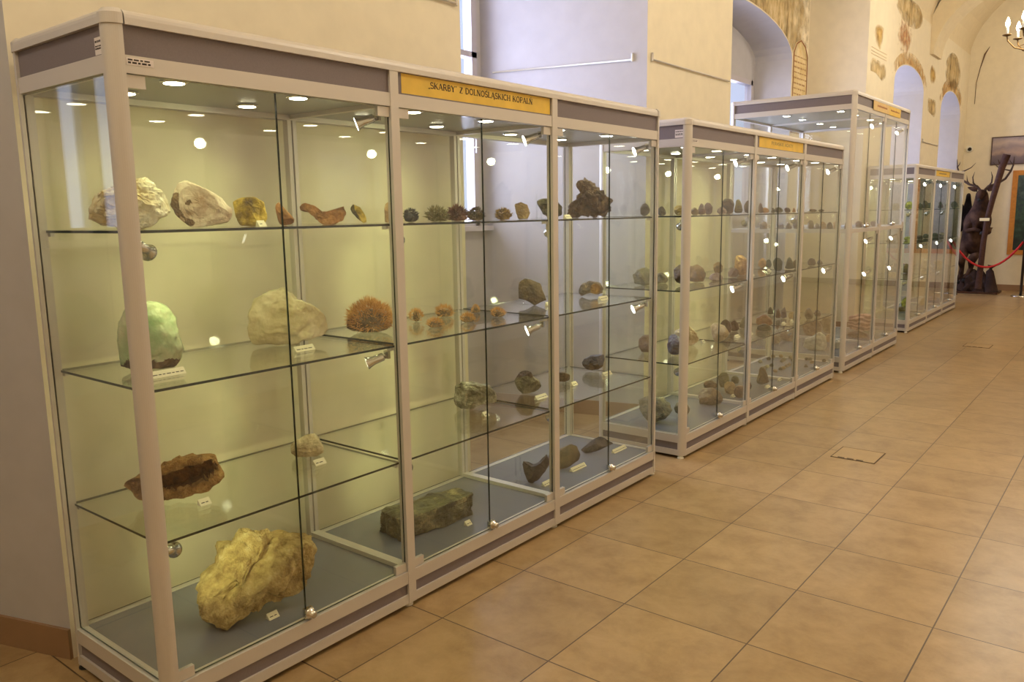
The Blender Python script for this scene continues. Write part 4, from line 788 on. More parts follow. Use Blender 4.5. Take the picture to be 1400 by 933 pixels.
{'n':'mineral_stone','m':'tan2','l':'low tan slice just right of corner post, second cabinet top shelf','g':'minerals in the second cabinet','st':'small','p':(-0.28, 4.037, 1.512),'a':0.449,'d':0.048,'t':0,'r':0.06,'w':0.059,'h':0.05,'f':[(-0.029, 0.016), (-0.025, 0.036), (-0.009, 0.048), (0.005, 0.05), (0.023, 0.032), (0.029, 0.012), (0.018, 0.0), (-0.014, 0.0)]},
{'n':'mineral_stone','m':'redbrown','l':'pointed red brown stone with bright spot, second cabinet top shelf','g':'minerals in the second cabinet','st':'small','p':(-0.279, 4.139, 1.512),'a':0.441,'d':0.049,'t':0,'r':0.06,'w':0.059,'h':0.085,'f':[(-0.03, 0.009), (-0.021, 0.043), (-0.013, 0.076), (-0.002, 0.085), (0.012, 0.068), (0.022, 0.042), (0.03, 0.008), (0.0, 0.0)]},
{'n':'mineral_stone','m':'redbrown','l':'tall red brown stone, right of the pointed pair, second cabinet top shelf','g':'minerals in the second cabinet','st':'small','p':(-0.28, 4.25, 1.512),'a':0.433,'d':0.045,'t':0,'r':0.06,'w':0.055,'h':0.085,'f':[(-0.028, 0.064), (-0.012, 0.085), (0.013, 0.08), (0.028, 0.05), (0.026, 0.012), (0.012, 0.0), (-0.015, 0.003), (-0.024, 0.026)]},
{'n':'mineral_stone','m':'pinkst','l':'low pinkish stone before the first door joint, second cabinet top shelf','g':'minerals in the second cabinet','st':'small','p':(-0.28, 4.478, 1.512),'a':0.417,'d':0.059,'t':0,'r':0.06,'w':0.072,'h':0.053,'f':[(-0.036, 0.017), (-0.031, 0.038), (-0.012, 0.051), (0.006, 0.053), (0.028, 0.034), (0.036, 0.013), (0.022, 0.0), (-0.018, 0.001)]},
{'n':'mineral_stone','m':'browndk','l':'tallest dark brown stone at the first door joint, second cabinet top shelf','g':'minerals in the second cabinet','st':'small','p':(-0.281, 4.585, 1.512),'a':0.41,'d':0.073,'t':0,'r':0.06,'w':0.089,'h':0.122,'f':[(-0.044, 0.092), (-0.019, 0.122), (0.021, 0.115), (0.044, 0.073), (0.041, 0.018), (0.02, 0.0), (-0.024, 0.004), (-0.039, 0.037)]},
{'n':'mineral_stone','m':'olivebr','l':'olive brown pointed stone after the tallest one, second cabinet top shelf','g':'minerals in the second cabinet','st':'small','p':(-0.279, 4.772, 1.512),'a':0.399,'d':0.057,'t':0,'r':0.06,'w':0.069,'h':0.117,'f':[(-0.034, 0.012), (-0.025, 0.059), (-0.016, 0.106), (-0.003, 0.117), (0.013, 0.094), (0.025, 0.058), (0.034, 0.011), (0.0, 0.0)]},
{'n':'mineral_stone','m':'browndk','l':'round dark brown stone before the second post, second cabinet top shelf','g':'minerals in the second cabinet','st':'small','p':(-0.28, 4.983, 1.512),'a':0.386,'d':0.068,'t':0,'r':0.06,'w':0.082,'h':0.107,'f':[(-0.041, 0.06), (-0.026, 0.099), (0.002, 0.107), (0.027, 0.085), (0.041, 0.042), (0.03, 0.005), (-0.007, 0.0), (-0.033, 0.011)]},
{'n':'mineral_stone','m':'redbrown','l':'narrow brown stone right of the second post, second cabinet top shelf','g':'minerals in the second cabinet','st':'small','p':(-0.279, 5.214, 1.512),'a':0.373,'d':0.037,'t':0,'r':0.06,'w':0.045,'h':0.085,'f':[(-0.022, 0.009), (-0.017, 0.043), (-0.011, 0.077), (-0.002, 0.085), (0.008, 0.068), (0.016, 0.042), (0.022, 0.008), (0.0, 0.0)]},
{'n':'mineral_stone','m':'rust','l':'low orange stone with dark end after the second post, second cabinet top shelf','g':'minerals in the second cabinet','st':'small','p':(-0.28, 5.316, 1.512),'a':0.368,'d':0.052,'t':0,'r':0.06,'w':0.062,'h':0.045,'f':[(-0.031, 0.025), (-0.019, 0.041), (0.002, 0.045), (0.021, 0.035), (0.031, 0.017), (0.022, 0.002), (-0.005, 0.0), (-0.025, 0.005)]},
{'n':'mineral_stone','m':'darkolive','l':'tiny dark pointed stone, second cabinet top shelf','g':'minerals in the second cabinet','st':'small','p':(-0.279, 5.484, 1.512),'a':0.359,'d':0.029,'t':0,'r':0.06,'w':0.034,'h':0.044,'f':[(-0.017, 0.005), (-0.013, 0.022), (-0.008, 0.04), (-0.001, 0.044), (0.006, 0.035), (0.012, 0.022), (0.017, 0.004), (0.0, 0.0)]},
{'n':'mineral_stone','m':'darkolive','l':'dark olive slanting stone, second cabinet top shelf','g':'minerals in the second cabinet','st':'small','p':(-0.28, 5.615, 1.512),'a':0.353,'d':0.059,'t':0,'r':0.06,'w':0.07,'h':0.049,'f':[(-0.035, 0.028), (-0.022, 0.046), (0.003, 0.049), (0.024, 0.039), (0.035, 0.019), (0.025, 0.002), (-0.006, 0.0), (-0.029, 0.005)]},
{'n':'mineral_stone','m':'darkbrown','l':'round dark brown pebble, second cabinet top shelf','g':'minerals in the second cabinet','st':'small','p':(-0.28, 5.813, 1.512),'a':0.343,'d':0.045,'t':0,'r':0.06,'w':0.053,'h':0.043,'f':[(-0.027, 0.032), (-0.011, 0.043), (0.013, 0.04), (0.027, 0.025), (0.025, 0.006), (0.012, 0.0), (-0.015, 0.002), (-0.023, 0.013)]},
{'n':'mineral_stone','m':'rust','l':'narrow orange pebble beside the third post, second cabinet top shelf','g':'minerals in the second cabinet','st':'small','p':(-0.279, 5.974, 1.512),'a':0.336,'d':0.025,'t':0,'r':0.06,'w':0.03,'h':0.042,'f':[(-0.015, 0.004), (-0.011, 0.021), (-0.008, 0.038), (-0.002, 0.042), (0.005, 0.033), (0.011, 0.021), (0.015, 0.004), (0.0, 0.0)]},
{'n':'mineral_stone','m':'darkolive','l':'olive pointed stone touching the third post, second cabinet top shelf','g':'minerals in the second cabinet','st':'small','p':(-0.279, 6.121, 1.512),'a':0.33,'d':0.046,'t':0,'r':0.06,'w':0.055,'h':0.06,'f':[(-0.027, 0.006), (-0.02, 0.03), (-0.013, 0.054), (-0.002, 0.06), (0.01, 0.048), (0.02, 0.03), (0.027, 0.006), (0.0, 0.0)]},
{'n':'mineral_stone','m':'darkbrown','l':'flat dark stone right of the third post, second cabinet top shelf','g':'minerals in the second cabinet','st':'small','p':(-0.236, 6.339, 1.512),'a':0.315,'d':0.058,'t':0,'r':0.06,'w':0.068,'h':0.027,'f':[(-0.034, 0.02), (-0.014, 0.027), (0.017, 0.025), (0.034, 0.016), (0.031, 0.004), (0.015, 0.0), (-0.02, 0.001), (-0.03, 0.008)]},
{'n':'mineral_stone','m':'darkbrown','l':'small flat grey stone, rightmost on its shelf, second cabinet top shelf','g':'minerals in the second cabinet','st':'small','p':(-0.164, 6.347, 1.512),'a':0.306,'d':0.042,'t':0,'r':0.06,'w':0.05,'h':0.024,'f':[(-0.025, 0.018), (-0.01, 0.024), (0.011, 0.023), (0.025, 0.014), (0.023, 0.004), (0.01, 0.0), (-0.013, 0.001), (-0.022, 0.008)]},
{'n':'mineral_stone','m':'greyolive','l':'large grey olive stone at the back, second cabinet middle shelf','g':'minerals in the second cabinet','st':'small','p':(-0.445, 3.643, 1.056),'a':0.507,'d':0.118,'t':0,'r':0.06,'w':0.154,'h':0.117,'f':[(-0.077, 0.065), (-0.047, 0.108), (0.007, 0.117), (0.053, 0.094), (0.077, 0.047), (0.054, 0.006), (-0.015, 0.0), (-0.064, 0.012)]},
{'n':'mineral_stone','m':'greybrown','l':'flat grey stone behind the front cabinet end post, second cabinet middle shelf','g':'minerals in the second cabinet','st':'small','p':(-0.419, 3.826, 1.056),'a':0.487,'d':0.08,'t':0,'r':0.06,'w':0.103,'h':0.072,'f':[(-0.052, 0.022), (-0.044, 0.05), (-0.016, 0.068), (0.01, 0.072), (0.041, 0.047), (0.052, 0.018), (0.031, 0.0), (-0.025, 0.0)]},
{'n':'mineral_stone','m':'browndk','l':'stacked brown stone left of corner post, second cabinet middle shelf','g':'minerals in the second cabinet','st':'small','p':(-0.224, 3.749, 1.056),'a':0.462,'d':0.085,'t':0,'r':0.06,'w':0.109,'h':0.137,'f':[(-0.054, 0.103), (-0.022, 0.137), (0.026, 0.13), (0.054, 0.082), (0.05, 0.021), (0.023, 0.0), (-0.031, 0.004), (-0.048, 0.041)]},
{'n':'mineral_stone','m':'tanbrown','l':'polished brown half behind corner post, second cabinet middle shelf','g':'minerals in the second cabinet','st':'small','p':(-0.242, 3.999, 1.056),'a':0.445,'d':0.107,'t':0,'r':0.06,'w':0.137,'h':0.121,'f':[(-0.068, 0.067), (-0.042, 0.112), (0.006, 0.121), (0.047, 0.097), (0.068, 0.049), (0.049, 0.006), (-0.012, 0.0), (-0.056, 0.012)]},
{'n':'mineral_stone','m':'tanbrown','l':'upright tan block, second cabinet middle shelf','g':'minerals in the second cabinet','st':'small','p':(-0.425, 4.758, 1.056),'a':0.42,'d':0.057,'t':0,'r':0.06,'w':0.071,'h':0.1,'f':[(-0.036, 0.075), (-0.015, 0.1), (0.017, 0.095), (0.036, 0.06), (0.033, 0.015), (0.016, 0.0), (-0.02, 0.003), (-0.031, 0.03)]},
{'n':'mineral_stone','m':'pinkst','l':'pink lump below the tan block, second cabinet middle shelf','g':'minerals in the second cabinet','st':'small','p':(-0.168, 4.157, 1.056),'a':0.422,'d':0.078,'t':0,'r':0.06,'w':0.099,'h':0.058,'f':[(-0.049, 0.017), (-0.042, 0.041), (-0.016, 0.055), (0.009, 0.058), (0.039, 0.038), (0.049, 0.015), (0.03, 0.0), (-0.024, 0.0)]},
{'n':'mineral_stone','m':'pinkst','l':'round pinkish stone at the first door joint, second cabinet middle shelf','g':'minerals in the second cabinet','st':'small','p':(-0.185, 4.495, 1.056),'a':0.402,'d':0.066,'t':0,'r':0.06,'w':0.082,'h':0.072,'f':[(-0.041, 0.04), (-0.025, 0.066), (0.003, 0.072), (0.028, 0.058), (0.041, 0.029), (0.03, 0.004), (-0.007, 0.0), (-0.034, 0.007)]},
{'n':'mineral_stone','m':'orangest','l':'large pointed orange stone, second cabinet middle shelf','g':'minerals in the second cabinet','st':'small','p':(-0.204, 4.735, 1.056),'a':0.389,'d':0.116,'t':0,'r':0.06,'w':0.144,'h':0.161,'f':[(-0.072, 0.059), (-0.064, 0.145), (-0.027, 0.161), (0.022, 0.113), (0.06, 0.081), (0.072, 0.027), (0.036, 0.0), (-0.038, 0.0)]},
{'n':'mineral_stone','m':'orangest','l':'rounded orange stone with red spot, second cabinet middle shelf','g':'minerals in the second cabinet','st':'small','p':(-0.363, 5.508, 1.056),'a':0.369,'d':0.063,'t':0,'r':0.06,'w':0.076,'h':0.084,'f':[(-0.038, 0.025), (-0.033, 0.059), (-0.013, 0.08), (0.006, 0.084), (0.029, 0.055), (0.038, 0.021), (0.024, 0.0), (-0.018, 0.0)]},
{'n':'mineral_stone','m':'greenst','l':'small dark green stone, second cabinet middle shelf','g':'minerals in the second cabinet','st':'small','p':(-0.315, 5.52, 1.056),'a':0.362,'d':0.039,'t':0,'r':0.06,'w':0.047,'h':0.078,'f':[(-0.024, 0.043), (-0.015, 0.072), (0.001, 0.078), (0.015, 0.063), (0.024, 0.031), (0.017, 0.004), (-0.003, 0.0), (-0.019, 0.008)]},
{'n':'mineral_stone','m':'greenst','l':'dark green stone on brown foot, second cabinet middle shelf','g':'minerals in the second cabinet','st':'small','p':(-0.11, 5.17, 1.056),'a':0.351,'d':0.059,'t':0,'r':0.06,'w':0.072,'h':0.113,'f':[(-0.036, 0.085), (-0.015, 0.113), (0.017, 0.107), (0.036, 0.068), (0.034, 0.017), (0.017, 0.0), (-0.019, 0.003), (-0.03, 0.034)]},
{'n':'mineral_stone','m':'greenst','l':'dark green jagged stone, second cabinet middle shelf','g':'minerals in the second cabinet','st':'small','p':(-0.11, 5.439, 1.056),'a':0.338,'d':0.061,'t':0,'r':0.06,'w':0.073,'h':0.105,'f':[(-0.037, 0.01), (-0.027, 0.052), (-0.018, 0.094), (-0.003, 0.105), (0.013, 0.084), (0.026, 0.053), (0.037, 0.011), (0.0, 0.0)]},
{'n':'mineral_stone','m':'olivebr','l':'olive flat stone against third post, second cabinet middle shelf','g':'minerals in the second cabinet','st':'small','p':(-0.086, 5.547, 1.056),'a':0.33,'d':0.067,'t':0,'r':0.06,'w':0.079,'h':0.082,'f':[(-0.04, 0.024), (-0.035, 0.057), (-0.014, 0.078), (0.006, 0.082), (0.031, 0.054), (0.04, 0.021), (0.025, 0.0), (-0.019, 0.0)]},
{'n':'mineral_stone','m':'browndk','l':'dark round stone right of third post, second cabinet middle shelf','g':'minerals in the second cabinet','st':'small','p':(-0.095, 5.935, 1.056),'a':0.314,'d':0.06,'t':0,'r':0.06,'w':0.071,'h':0.067,'f':[(-0.036, 0.037), (-0.022, 0.062), (0.002, 0.067), (0.024, 0.054), (0.036, 0.027), (0.026, 0.004), (-0.006, 0.0), (-0.029, 0.007)]},
{'n':'mineral_stone','m':'greybrown','l':'small grey stone at last door joint, second cabinet middle shelf','g':'minerals in the second cabinet','st':'small','p':(-0.062, 6.047, 1.056),'a':0.305,'d':0.041,'t':0,'r':0.06,'w':0.048,'h':0.05,'f':[(-0.024, 0.015), (-0.021, 0.035), (-0.009, 0.047), (0.003, 0.05), (0.018, 0.032), (0.024, 0.013), (0.015, 0.0), (-0.011, 0.0)]},
{'n':'mineral_stone','m':'redgrey','l':'rounded red grey stone at the near side, second cabinet third shelf','g':'minerals in the second cabinet','st':'small','p':(-0.43, 3.667, 0.596),'a':0.503,'d':0.097,'t':0,'r':0.06,'w':0.127,'h':0.123,'f':[(-0.063, 0.092), (-0.026, 0.123), (0.031, 0.117), (0.063, 0.075), (0.058, 0.019), (0.026, 0.0), (-0.037, 0.003), (-0.057, 0.036)]},
{'n':'mineral_stone','m':'bluebrown','l':'blue brown upright slice left of corner post, second cabinet third shelf','g':'minerals in the second cabinet','st':'small','p':(-0.217, 3.674, 0.596),'a':0.467,'d':0.096,'t':0,'r':0.06,'w':0.123,'h':0.155,'f':[(-0.062, 0.084), (-0.038, 0.142), (0.005, 0.155), (0.042, 0.124), (0.062, 0.063), (0.044, 0.009), (-0.011, 0.0), (-0.051, 0.015)]},
{'n':'mineral_stone','m':'palegeode','l':'pale cut geode behind corner post, second cabinet third shelf','g':'minerals in the second cabinet','st':'small','p':(-0.355, 4.094, 0.596),'a':0.456,'d':0.142,'t':0,'r':0.06,'w':0.183,'h':0.138,'f':[(-0.092, 0.04), (-0.078, 0.096), (-0.029, 0.131), (0.017, 0.138), (0.072, 0.091), (0.092, 0.037), (0.056, 0.002), (-0.045, 0.0)]},
{'n':'mineral_stone','m':'palegeode','l':'polished stone half with bright shine, second cabinet third shelf','g':'minerals in the second cabinet','st':'small','p':(-0.206, 4.326, 0.596),'a':0.416,'d':0.106,'t':0,'r':0.06,'w':0.134,'h':0.147,'f':[(-0.067, 0.121), (-0.032, 0.147), (0.03, 0.128), (0.067, 0.078), (0.063, 0.043), (0.023, 0.012), (-0.033, 0.0), (-0.055, 0.061)]},
{'n':'mineral_stone','m':'browndk','l':'dark tilted stone behind the shining half, second cabinet third shelf','g':'minerals in the second cabinet','st':'small','p':(-0.336, 4.727, 0.596),'a':0.409,'d':0.078,'t':0,'r':0.06,'w':0.098,'h':0.115,'f':[(-0.049, 0.062), (-0.031, 0.105), (0.003, 0.115), (0.033, 0.093), (0.049, 0.047), (0.036, 0.007), (-0.008, 0.0), (-0.04, 0.011)]},
{'n':'mineral_stone','m':'browndk','l':'small brown cup shaped stone, second cabinet third shelf','g':'minerals in the second cabinet','st':'small','p':(-0.338, 4.9, 0.596),'a':0.399,'d':0.063,'t':0,'r':0.06,'w':0.078,'h':0.089,'f':[(-0.039, 0.026), (-0.034, 0.062), (-0.013, 0.085), (0.006, 0.089), (0.03, 0.059), (0.039, 0.024), (0.024, 0.001), (-0.019, 0.0)]},
{'n':'mineral_stone','m':'greyolive','l':'grey pointed stone before second post, second cabinet third shelf','g':'minerals in the second cabinet','st':'small','p':(-0.332, 5.103, 0.596),'a':0.386,'d':0.083,'t':0,'r':0.06,'w':0.102,'h':0.096,'f':[(-0.051, 0.008), (-0.037, 0.047), (-0.023, 0.086), (-0.003, 0.096), (0.02, 0.078), (0.038, 0.049), (0.051, 0.011), (0.0, 0.0)]},
{'n':'mineral_stone','m':'orangebr','l':'orange brown open stone after second post, second cabinet third shelf','g':'minerals in the second cabinet','st':'small','p':(-0.241, 5.272, 0.596),'a':0.365,'d':0.112,'t':0,'r':0.06,'w':0.137,'h':0.102,'f':[(-0.068, 0.03), (-0.059, 0.07), (-0.023, 0.096), (0.011, 0.102), (0.053, 0.068), (0.068, 0.028), (0.042, 0.002), (-0.033, 0.0)]},
{'n':'mineral_stone','m':'greenst','l':'low green stone under the orange brown one, second cabinet third shelf','g':'minerals in the second cabinet','st':'small','p':(-0.149, 5.036, 0.596),'a':0.364,'d':0.099,'t':0,'r':0.06,'w':0.121,'h':0.058,'f':[(-0.06, 0.016), (-0.052, 0.04), (-0.019, 0.055), (0.011, 0.058), (0.048, 0.039), (0.06, 0.017), (0.037, 0.002), (-0.029, 0.0)]},
{'n':'mineral_stone','m':'darkolive','l':'small dark cone at the back, second cabinet third shelf','g':'minerals in the second cabinet','st':'small','p':(-0.477, 6.034, 0.596),'a':0.358,'d':0.047,'t':0,'r':0.06,'w':0.057,'h':0.071,'f':[(-0.028, 0.006), (-0.021, 0.035), (-0.013, 0.064), (-0.002, 0.071), (0.011, 0.057), (0.021, 0.036), (0.028, 0.008), (0.0, 0.0)]},
{'n':'mineral_stone','m':'browndk','l':'narrow dark stone at door joint, second cabinet third shelf','g':'minerals in the second cabinet','st':'small','p':(-0.312, 5.778, 0.596),'a':0.349,'d':0.04,'t':0,'r':0.06,'w':0.048,'h':0.1,'f':[(-0.024, 0.009), (-0.018, 0.05), (-0.012, 0.09), (-0.003, 0.1), (0.008, 0.081), (0.017, 0.051), (0.024, 0.011), (0.0, 0.0)]},
{'n':'mineral_stone','m':'greyviolet','l':'tall violet grey crystal, second cabinet third shelf','g':'minerals in the second cabinet','st':'small','p':(-0.29, 5.851, 0.596),'a':0.343,'d':0.046,'t':0,'r':0.06,'w':0.055,'h':0.114,'f':[(-0.027, 0.011), (-0.021, 0.056), (-0.014, 0.102), (-0.004, 0.114), (0.009, 0.091), (0.019, 0.057), (0.027, 0.012), (0.0, 0.0)]},
{'n':'mineral_stone','m':'palegeode','l':'small white block, second cabinet third shelf','g':'minerals in the second cabinet','st':'small','p':(-0.218, 5.843, 0.596),'a':0.334,'d':0.055,'t':0,'r':0.06,'w':0.066,'h':0.067,'f':[(-0.033, 0.05), (-0.014, 0.067), (0.016, 0.065), (0.033, 0.041), (0.031, 0.011), (0.015, 0.0), (-0.018, 0.001), (-0.029, 0.019)]},
{'n':'mineral_stone','m':'greyolive','l':'grey crystal group beside third post, second cabinet third shelf','g':'minerals in the second cabinet','st':'small','p':(-0.103, 5.639, 0.596),'a':0.328,'d':0.054,'t':0,'r':0.06,'w':0.064,'h':0.109,'f':[(-0.032, 0.059), (-0.021, 0.099), (0.001, 0.109), (0.021, 0.087), (0.032, 0.044), (0.024, 0.006), (-0.004, 0.0), (-0.025, 0.01)]},
{'n':'mineral_stone','m':'greyolive','l':'grey green crystal group after third post, second cabinet third shelf','g':'minerals in the second cabinet','st':'small','p':(-0.08, 5.874, 0.596),'a':0.315,'d':0.06,'t':0,'r':0.06,'w':0.071,'h':0.105,'f':[(-0.036, 0.031), (-0.032, 0.073), (-0.013, 0.099), (0.004, 0.105), (0.027, 0.069), (0.036, 0.028), (0.023, 0.001), (-0.017, 0.0)]},
{'n':'mineral_stone','m':'greybrown','l':'small grey brown stone at last joint, second cabinet third shelf','g':'minerals in the second cabinet','st':'small','p':(-0.078, 6.1, 0.596),'a':0.305,'d':0.052,'t':0,'r':0.06,'w':0.061,'h':0.062,'f':[(-0.03, 0.034), (-0.019, 0.057), (0.002, 0.062), (0.02, 0.051), (0.03, 0.026), (0.022, 0.004), (-0.005, 0.0), (-0.024, 0.006)]},
{'n':'mineral_stone','m':'greyolive','l':'wide bowl shaped grey stone at the near side, second cabinet base','g':'minerals in the second cabinet','st':'small','p':(-0.317, 3.575, 0.151),'a':0.492,'d':0.174,'t':0,'r':0.06,'w':0.226,'h':0.17,'f':[(-0.113, 0.146), (-0.051, 0.17), (0.045, 0.168), (0.112, 0.143), (0.113, 0.089), (0.071, 0.029), (0.009, 0.0), (-0.054, 0.021), (-0.098, 0.079)]},
{'n':'mineral_stone','m':'greybrown','l':'dark lump left of corner post, second cabinet base','g':'minerals in the second cabinet','st':'small','p':(-0.259, 3.856, 0.151),'a':0.459,'d':0.089,'t':0,'r':0.06,'w':0.114,'h':0.095,'f':[(-0.057, 0.05), (-0.035, 0.086), (0.005, 0.095), (0.039, 0.077), (0.057, 0.04), (0.041, 0.006), (-0.01, 0.0), (-0.047, 0.008)]},
{'n':'mineral_stone','m':'agate','l':'round polished agate with bright band, second cabinet base','g':'minerals in the second cabinet','st':'small','p':(-0.214, 4.222, 0.151),'a':0.424,'d':0.146,'t':0,'r':0.06,'w':0.185,'h':0.132,'f':[(-0.092, 0.069), (-0.056, 0.119), (0.008, 0.132), (0.063, 0.108), (0.092, 0.057), (0.066, 0.01), (-0.017, 0.0), (-0.076, 0.011)]},
{'n':'mineral_stone','m':'browndk','l':'low dark stone behind the agate, second cabinet base','g':'minerals in the second cabinet','st':'small','p':(-0.443, 4.71, 0.151),'a':0.426,'d':0.097,'t':0,'r':0.06,'w':0.123,'h':0.074,'f':[(-0.061, 0.021), (-0.052, 0.05), (-0.02, 0.069), (0.011, 0.074), (0.048, 0.05), (0.061, 0.021), (0.037, 0.002), (-0.03, 0.0)]},
{'n':'mineral_stone','m':'darkolive','l':'tall dark olive stone behind the first door joint, second cabinet base','g':'minerals in the second cabinet','st':'small','p':(-0.384, 4.834, 0.151),'a':0.409,'d':0.072,'t':0,'r':0.06,'w':0.09,'h':0.123,'f':[(-0.045, 0.091), (-0.019, 0.123), (0.022, 0.118), (0.045, 0.076), (0.042, 0.02), (0.02, 0.0), (-0.025, 0.002), (-0.039, 0.035)]},
{'n':'mineral_stone','m':'ochrest','l':'ochre yellow block, second cabinet base','g':'minerals in the second cabinet','st':'small','p':(-0.253, 4.645, 0.151),'a':0.402,'d':0.078,'t':0,'r':0.06,'w':0.097,'h':0.095,'f':[(-0.049, 0.07), (-0.02, 0.095), (0.024, 0.092), (0.049, 0.059), (0.045, 0.016), (0.021, 0.0), (-0.027, 0.001), (-0.043, 0.026)]},
{'n':'mineral_stone','m':'darkolive','l':'small dark stone behind the ochre block, second cabinet base','g':'minerals in the second cabinet','st':'small','p':(-0.364, 5.005, 0.151),'a':0.396,'d':0.055,'t':0,'r':0.06,'w':0.069,'h':0.068,'f':[(-0.034, 0.036), (-0.021, 0.062), (0.002, 0.068), (0.023, 0.055), (0.034, 0.029), (0.025, 0.005), (-0.006, 0.0), (-0.028, 0.006)]},
{'n':'mineral_stone','m':'tanbrown','l':'tan cube before second post, second cabinet base','g':'minerals in the second cabinet','st':'small','p':(-0.129, 4.557, 0.151),'a':0.389,'d':0.085,'t':0,'r':0.06,'w':0.105,'h':0.097,'f':[(-0.053, 0.071), (-0.022, 0.097), (0.025, 0.094), (0.053, 0.061), (0.049, 0.016), (0.023, 0.0), (-0.03, 0.001), (-0.046, 0.027)]},
{'n':'mineral_stone','m':'browndk','l':'dark stone behind second post, second cabinet base','g':'minerals in the second cabinet','st':'small','p':(-0.196, 4.856, 0.151),'a':0.381,'d':0.049,'t':0,'r':0.06,'w':0.061,'h':0.072,'f':[(-0.03, 0.038), (-0.019, 0.065), (0.002, 0.072), (0.02, 0.058), (0.03, 0.03), (0.022, 0.005), (-0.005, 0.0), (-0.024, 0.006)]},
{'n':'mineral_stone','m':'darkgold','l':'dark gold crystal rock after second post, second cabinet base','g':'minerals in the second cabinet','st':'small','p':(-0.158, 5.061, 0.151),'a':0.364,'d':0.087,'t':0,'r':0.06,'w':0.106,'h':0.165,'f':[(-0.053, 0.014), (-0.039, 0.081), (-0.025, 0.147), (-0.005, 0.165), (0.019, 0.133), (0.038, 0.084), (0.053, 0.019), (0.001, 0.0)]},
{'n':'small_specimen','m':'greyolive','l':'tiny grey specimen, first from left in the back row on second cabinet base','g':'small specimens laid in rows on the second cabinet base','st':'small','p':(-0.539, 5.988, 0.151),'a':0.368,'d':0.034,'t':0,'r':0.06,'w':0.041,'h':0.032,'f':[(-0.021, 0.017), (-0.013, 0.029), (0.001, 0.032), (0.014, 0.026), (0.021, 0.013), (0.015, 0.002), (-0.004, 0.0), (-0.017, 0.003)]},
{'n':'small_specimen','m':'darkolive','l':'tiny dark specimen, second from left in the back row on second cabinet base','g':'small specimens laid in rows on the second cabinet base','st':'small','p':(-0.53, 6.172, 0.151),'a':0.358,'d':0.034,'t':0,'r':0.06,'w':0.042,'h':0.032,'f':[(-0.021, 0.009), (-0.018, 0.022), (-0.007, 0.03), (0.003, 0.032), (0.016, 0.022), (0.021, 0.009), (0.013, 0.001), (-0.01, 0.0)]},
{'n':'small_specimen','m':'tan2','l':'tiny tan specimen, third from left in the back row on second cabinet base','g':'small specimens laid in rows on the second cabinet base','st':'small','p':(-0.539, 6.303, 0.151),'a':0.353,'d':0.035,'t':0,'r':0.06,'w':0.042,'h':0.032,'f':[(-0.021, 0.024), (-0.009, 0.032), (0.01, 0.031), (0.021, 0.02), (0.02, 0.005), (0.009, 0.0), (-0.012, 0.0), (-0.019, 0.009)]},
{'n':'small_specimen','m':'greybrown','l':'tiny brown specimen, first from left in the middle row on second cabinet base','g':'small specimens laid in rows on the second cabinet base','st':'small','p':(-0.393, 5.71, 0.151),'a':0.363,'d':0.032,'t':0,'r':0.06,'w':0.039,'h':0.03,'f':[(-0.02, 0.002), (-0.014, 0.015), (-0.009, 0.027), (-0.001, 0.03), (0.008, 0.025), (0.014, 0.016), (0.02, 0.004), (0.0, 0.0)]},
{'n':'small_specimen','m':'greyolive','l':'tiny grey specimen, second from left in the middle row on second cabinet base','g':'small specimens laid in rows on the second cabinet base','st':'small','p':(-0.398, 5.788, 0.151),'a':0.36,'d':0.033,'t':0,'r':0.06,'w':0.04,'h':0.031,'f':[(-0.02, 0.016), (-0.012, 0.028), (0.001, 0.031), (0.013, 0.025), (0.02, 0.013), (0.014, 0.002), (-0.003, 0.0), (-0.016, 0.003)]},
{'n':'small_specimen','m':'darkolive','l':'tiny dark specimen, third from left in the middle row on second cabinet base','g':'small specimens laid in rows on the second cabinet base','st':'small','p':(-0.391, 5.875, 0.151),'a':0.355,'d':0.033,'t':0,'r':0.06,'w':0.04,'h':0.031,'f':[(-0.02, 0.009), (-0.017, 0.021), (-0.007, 0.029), (0.003, 0.031), (0.016, 0.021), (0.02, 0.009), (0.012, 0.001), (-0.01, 0.0)]},
{'n':'small_specimen','m':'tan2','l':'tiny tan specimen, first from left in the third row on second cabinet base','g':'small specimens laid in rows on the second cabinet base','st':'small','p':(-0.269, 5.636, 0.151),'a':0.35,'d':0.032,'t':0,'r':0.06,'w':0.038,'h':0.029,'f':[(-0.019, 0.021), (-0.008, 0.029), (0.009, 0.028), (0.019, 0.018), (0.018, 0.005), (0.008, 0.0), (-0.011, 0.0), (-0.017, 0.008)]},
{'n':'small_specimen','m':'greybrown','l':'tiny brown specimen, fourth from left in the middle row on second cabinet base','g':'small specimens laid in rows on the second cabinet base','st':'small','p':(-0.391, 6.131, 0.151),'a':0.343,'d':0.034,'t':0,'r':0.06,'w':0.041,'h':0.032,'f':[(-0.02, 0.002), (-0.015, 0.015), (-0.009, 0.028), (-0.001, 0.032), (0.008, 0.026), (0.015, 0.016), (0.02, 0.004), (0.0, 0.0)]},
{'n':'small_specimen','m':'greyolive','l':'tiny grey specimen, fifth from left in the middle row on second cabinet base','g':'small specimens laid in rows on the second cabinet base','st':'small','p':(-0.401, 6.213, 0.151),'a':0.341,'d':0.034,'t':0,'r':0.06,'w':0.041,'h':0.032,'f':[(-0.021, 0.017), (-0.013, 0.029), (0.001, 0.032), (0.014, 0.026), (0.021, 0.014), (0.015, 0.002), (-0.004, 0.0), (-0.017, 0.003)]},
